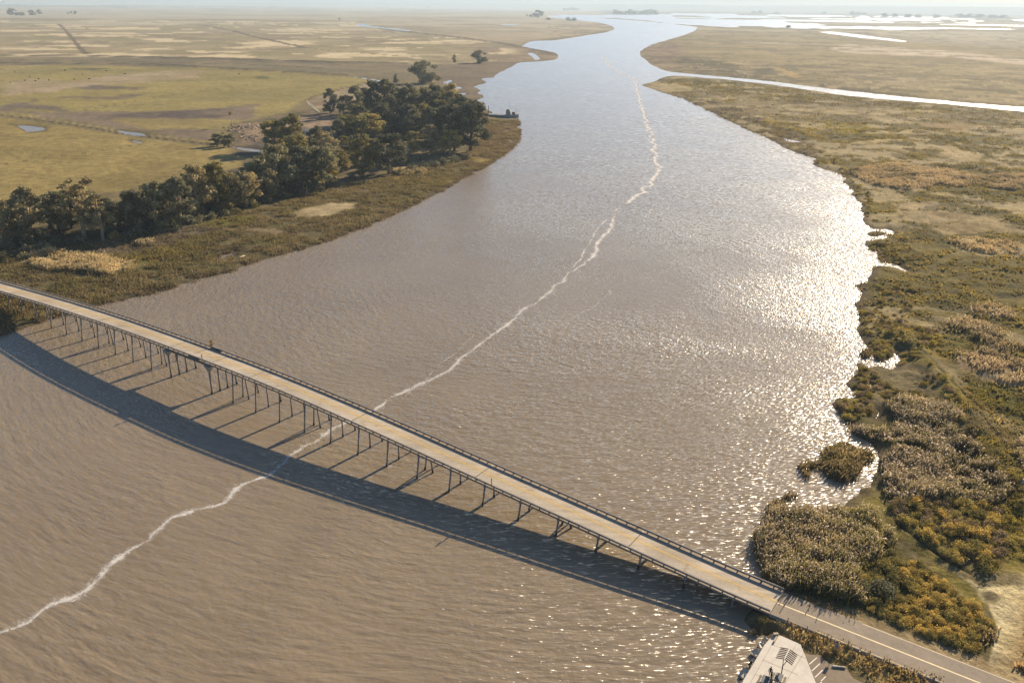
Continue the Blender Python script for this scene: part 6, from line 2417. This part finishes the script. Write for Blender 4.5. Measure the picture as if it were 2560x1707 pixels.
# ------------------------------------------------------------------ haze
HZ = 30000.0
mb = MB()
mb.box((0, 0, 159.0), (2 * HZ + 3000, 2 * HZ + 3000, 324.0))
m = bpy.data.materials.new('haze_air')
m.use_nodes = True
nt = m.node_tree
nt.nodes.clear()
out = N_(nt, 'ShaderNodeOutputMaterial')
pv = N_(nt, 'ShaderNodeVolumePrincipled')
pv.inputs['Color'].default_value = (0.53, 0.69, 0.87, 1)
pv.inputs['Density'].default_value = 0.00007
pv.inputs['Anisotropy'].default_value = 0.15
nt.links.new(pv.outputs[0], out.inputs['Volume'])
hz = mb.build('haze', m)
tag(hz, 'pale even haze filling the air over the marsh', 'haze', kind='stuff')

# ------------------------------------------------------------------ light, sky, camera
w = bpy.data.worlds.new('World')
scene.world = w
w.use_nodes = True
nt = w.node_tree
bg = nt.nodes['Background']
sky = nt.nodes.new('ShaderNodeTexSky')
sky.sky_type = 'NISHITA'
sky.sun_disc = False
sky.sun_elevation = SUN_EL
sky.sun_rotation = SUN_AZ
sky.air_density = 1.1
sky.dust_density = 1.7
sky.ozone_density = 6.0
nt.links.new(sky.outputs[0], bg.inputs['Color'])
bg.inputs['Strength'].default_value = 0.055

ld = bpy.data.lights.new('sun', 'SUN')
ld.energy = 5.0
ld.angle = R(0.53)
ld.color = (1.0, 0.80, 0.56)
lo = bpy.data.objects.new('sun', ld)
COL.objects.link(lo)
Sv = Vector((math.sin(SUN_AZ) * math.cos(SUN_EL), math.cos(SUN_AZ) * math.cos(SUN_EL), math.sin(SUN_EL)))
lo.rotation_euler = Sv.to_track_quat('Z', 'Y').to_euler()
lo.location = (0, 0, 300)

cd = bpy.data.cameras.new('camera')
cd.sensor_width = 36
cd.lens = F / 2560 * 36
cd.clip_start = 1.0
cd.clip_end = 80000
co = bpy.data.objects.new('camera', cd)
COL.objects.link(co)
co.location = (0, 0, CAMH)
# looking along +Y, pitched down, rolled so that the horizon drops slightly to the right
Mr = Matrix.Rotation(PI / 2 - PITCH, 4, 'X') @ Matrix.Rotation(ROLL, 4, 'Z')
co.matrix_world = Matrix.Translation((0, 0, CAMH)) @ Mr
scene.camera = co

scene.view_settings.view_transform = 'Standard'
scene.view_settings.look = 'None'
scene.view_settings.exposure = 1.1
scene.view_settings.gamma = 1.0
scene.view_settings.use_curve_mapping = False
scene.render.engine = 'CYCLES'
cy = scene.cycles
cy.use_denoising = True
cy.denoiser = 'OPENIMAGEDENOISE'
cy.denoising_input_passes = 'RGB_ALBEDO_NORMAL'
cy.max_bounces = 6
cy.diffuse_bounces = 3
cy.glossy_bounces = 2
cy.transparent_max_bounces = 8
cy.volume_bounces = 1
cy.use_adaptive_sampling = True
cy.adaptive_threshold = 0.015
cy.sample_clamp_indirect = 6
cy.sample_clamp_direct = 30
print('shrubs', n_shrub)
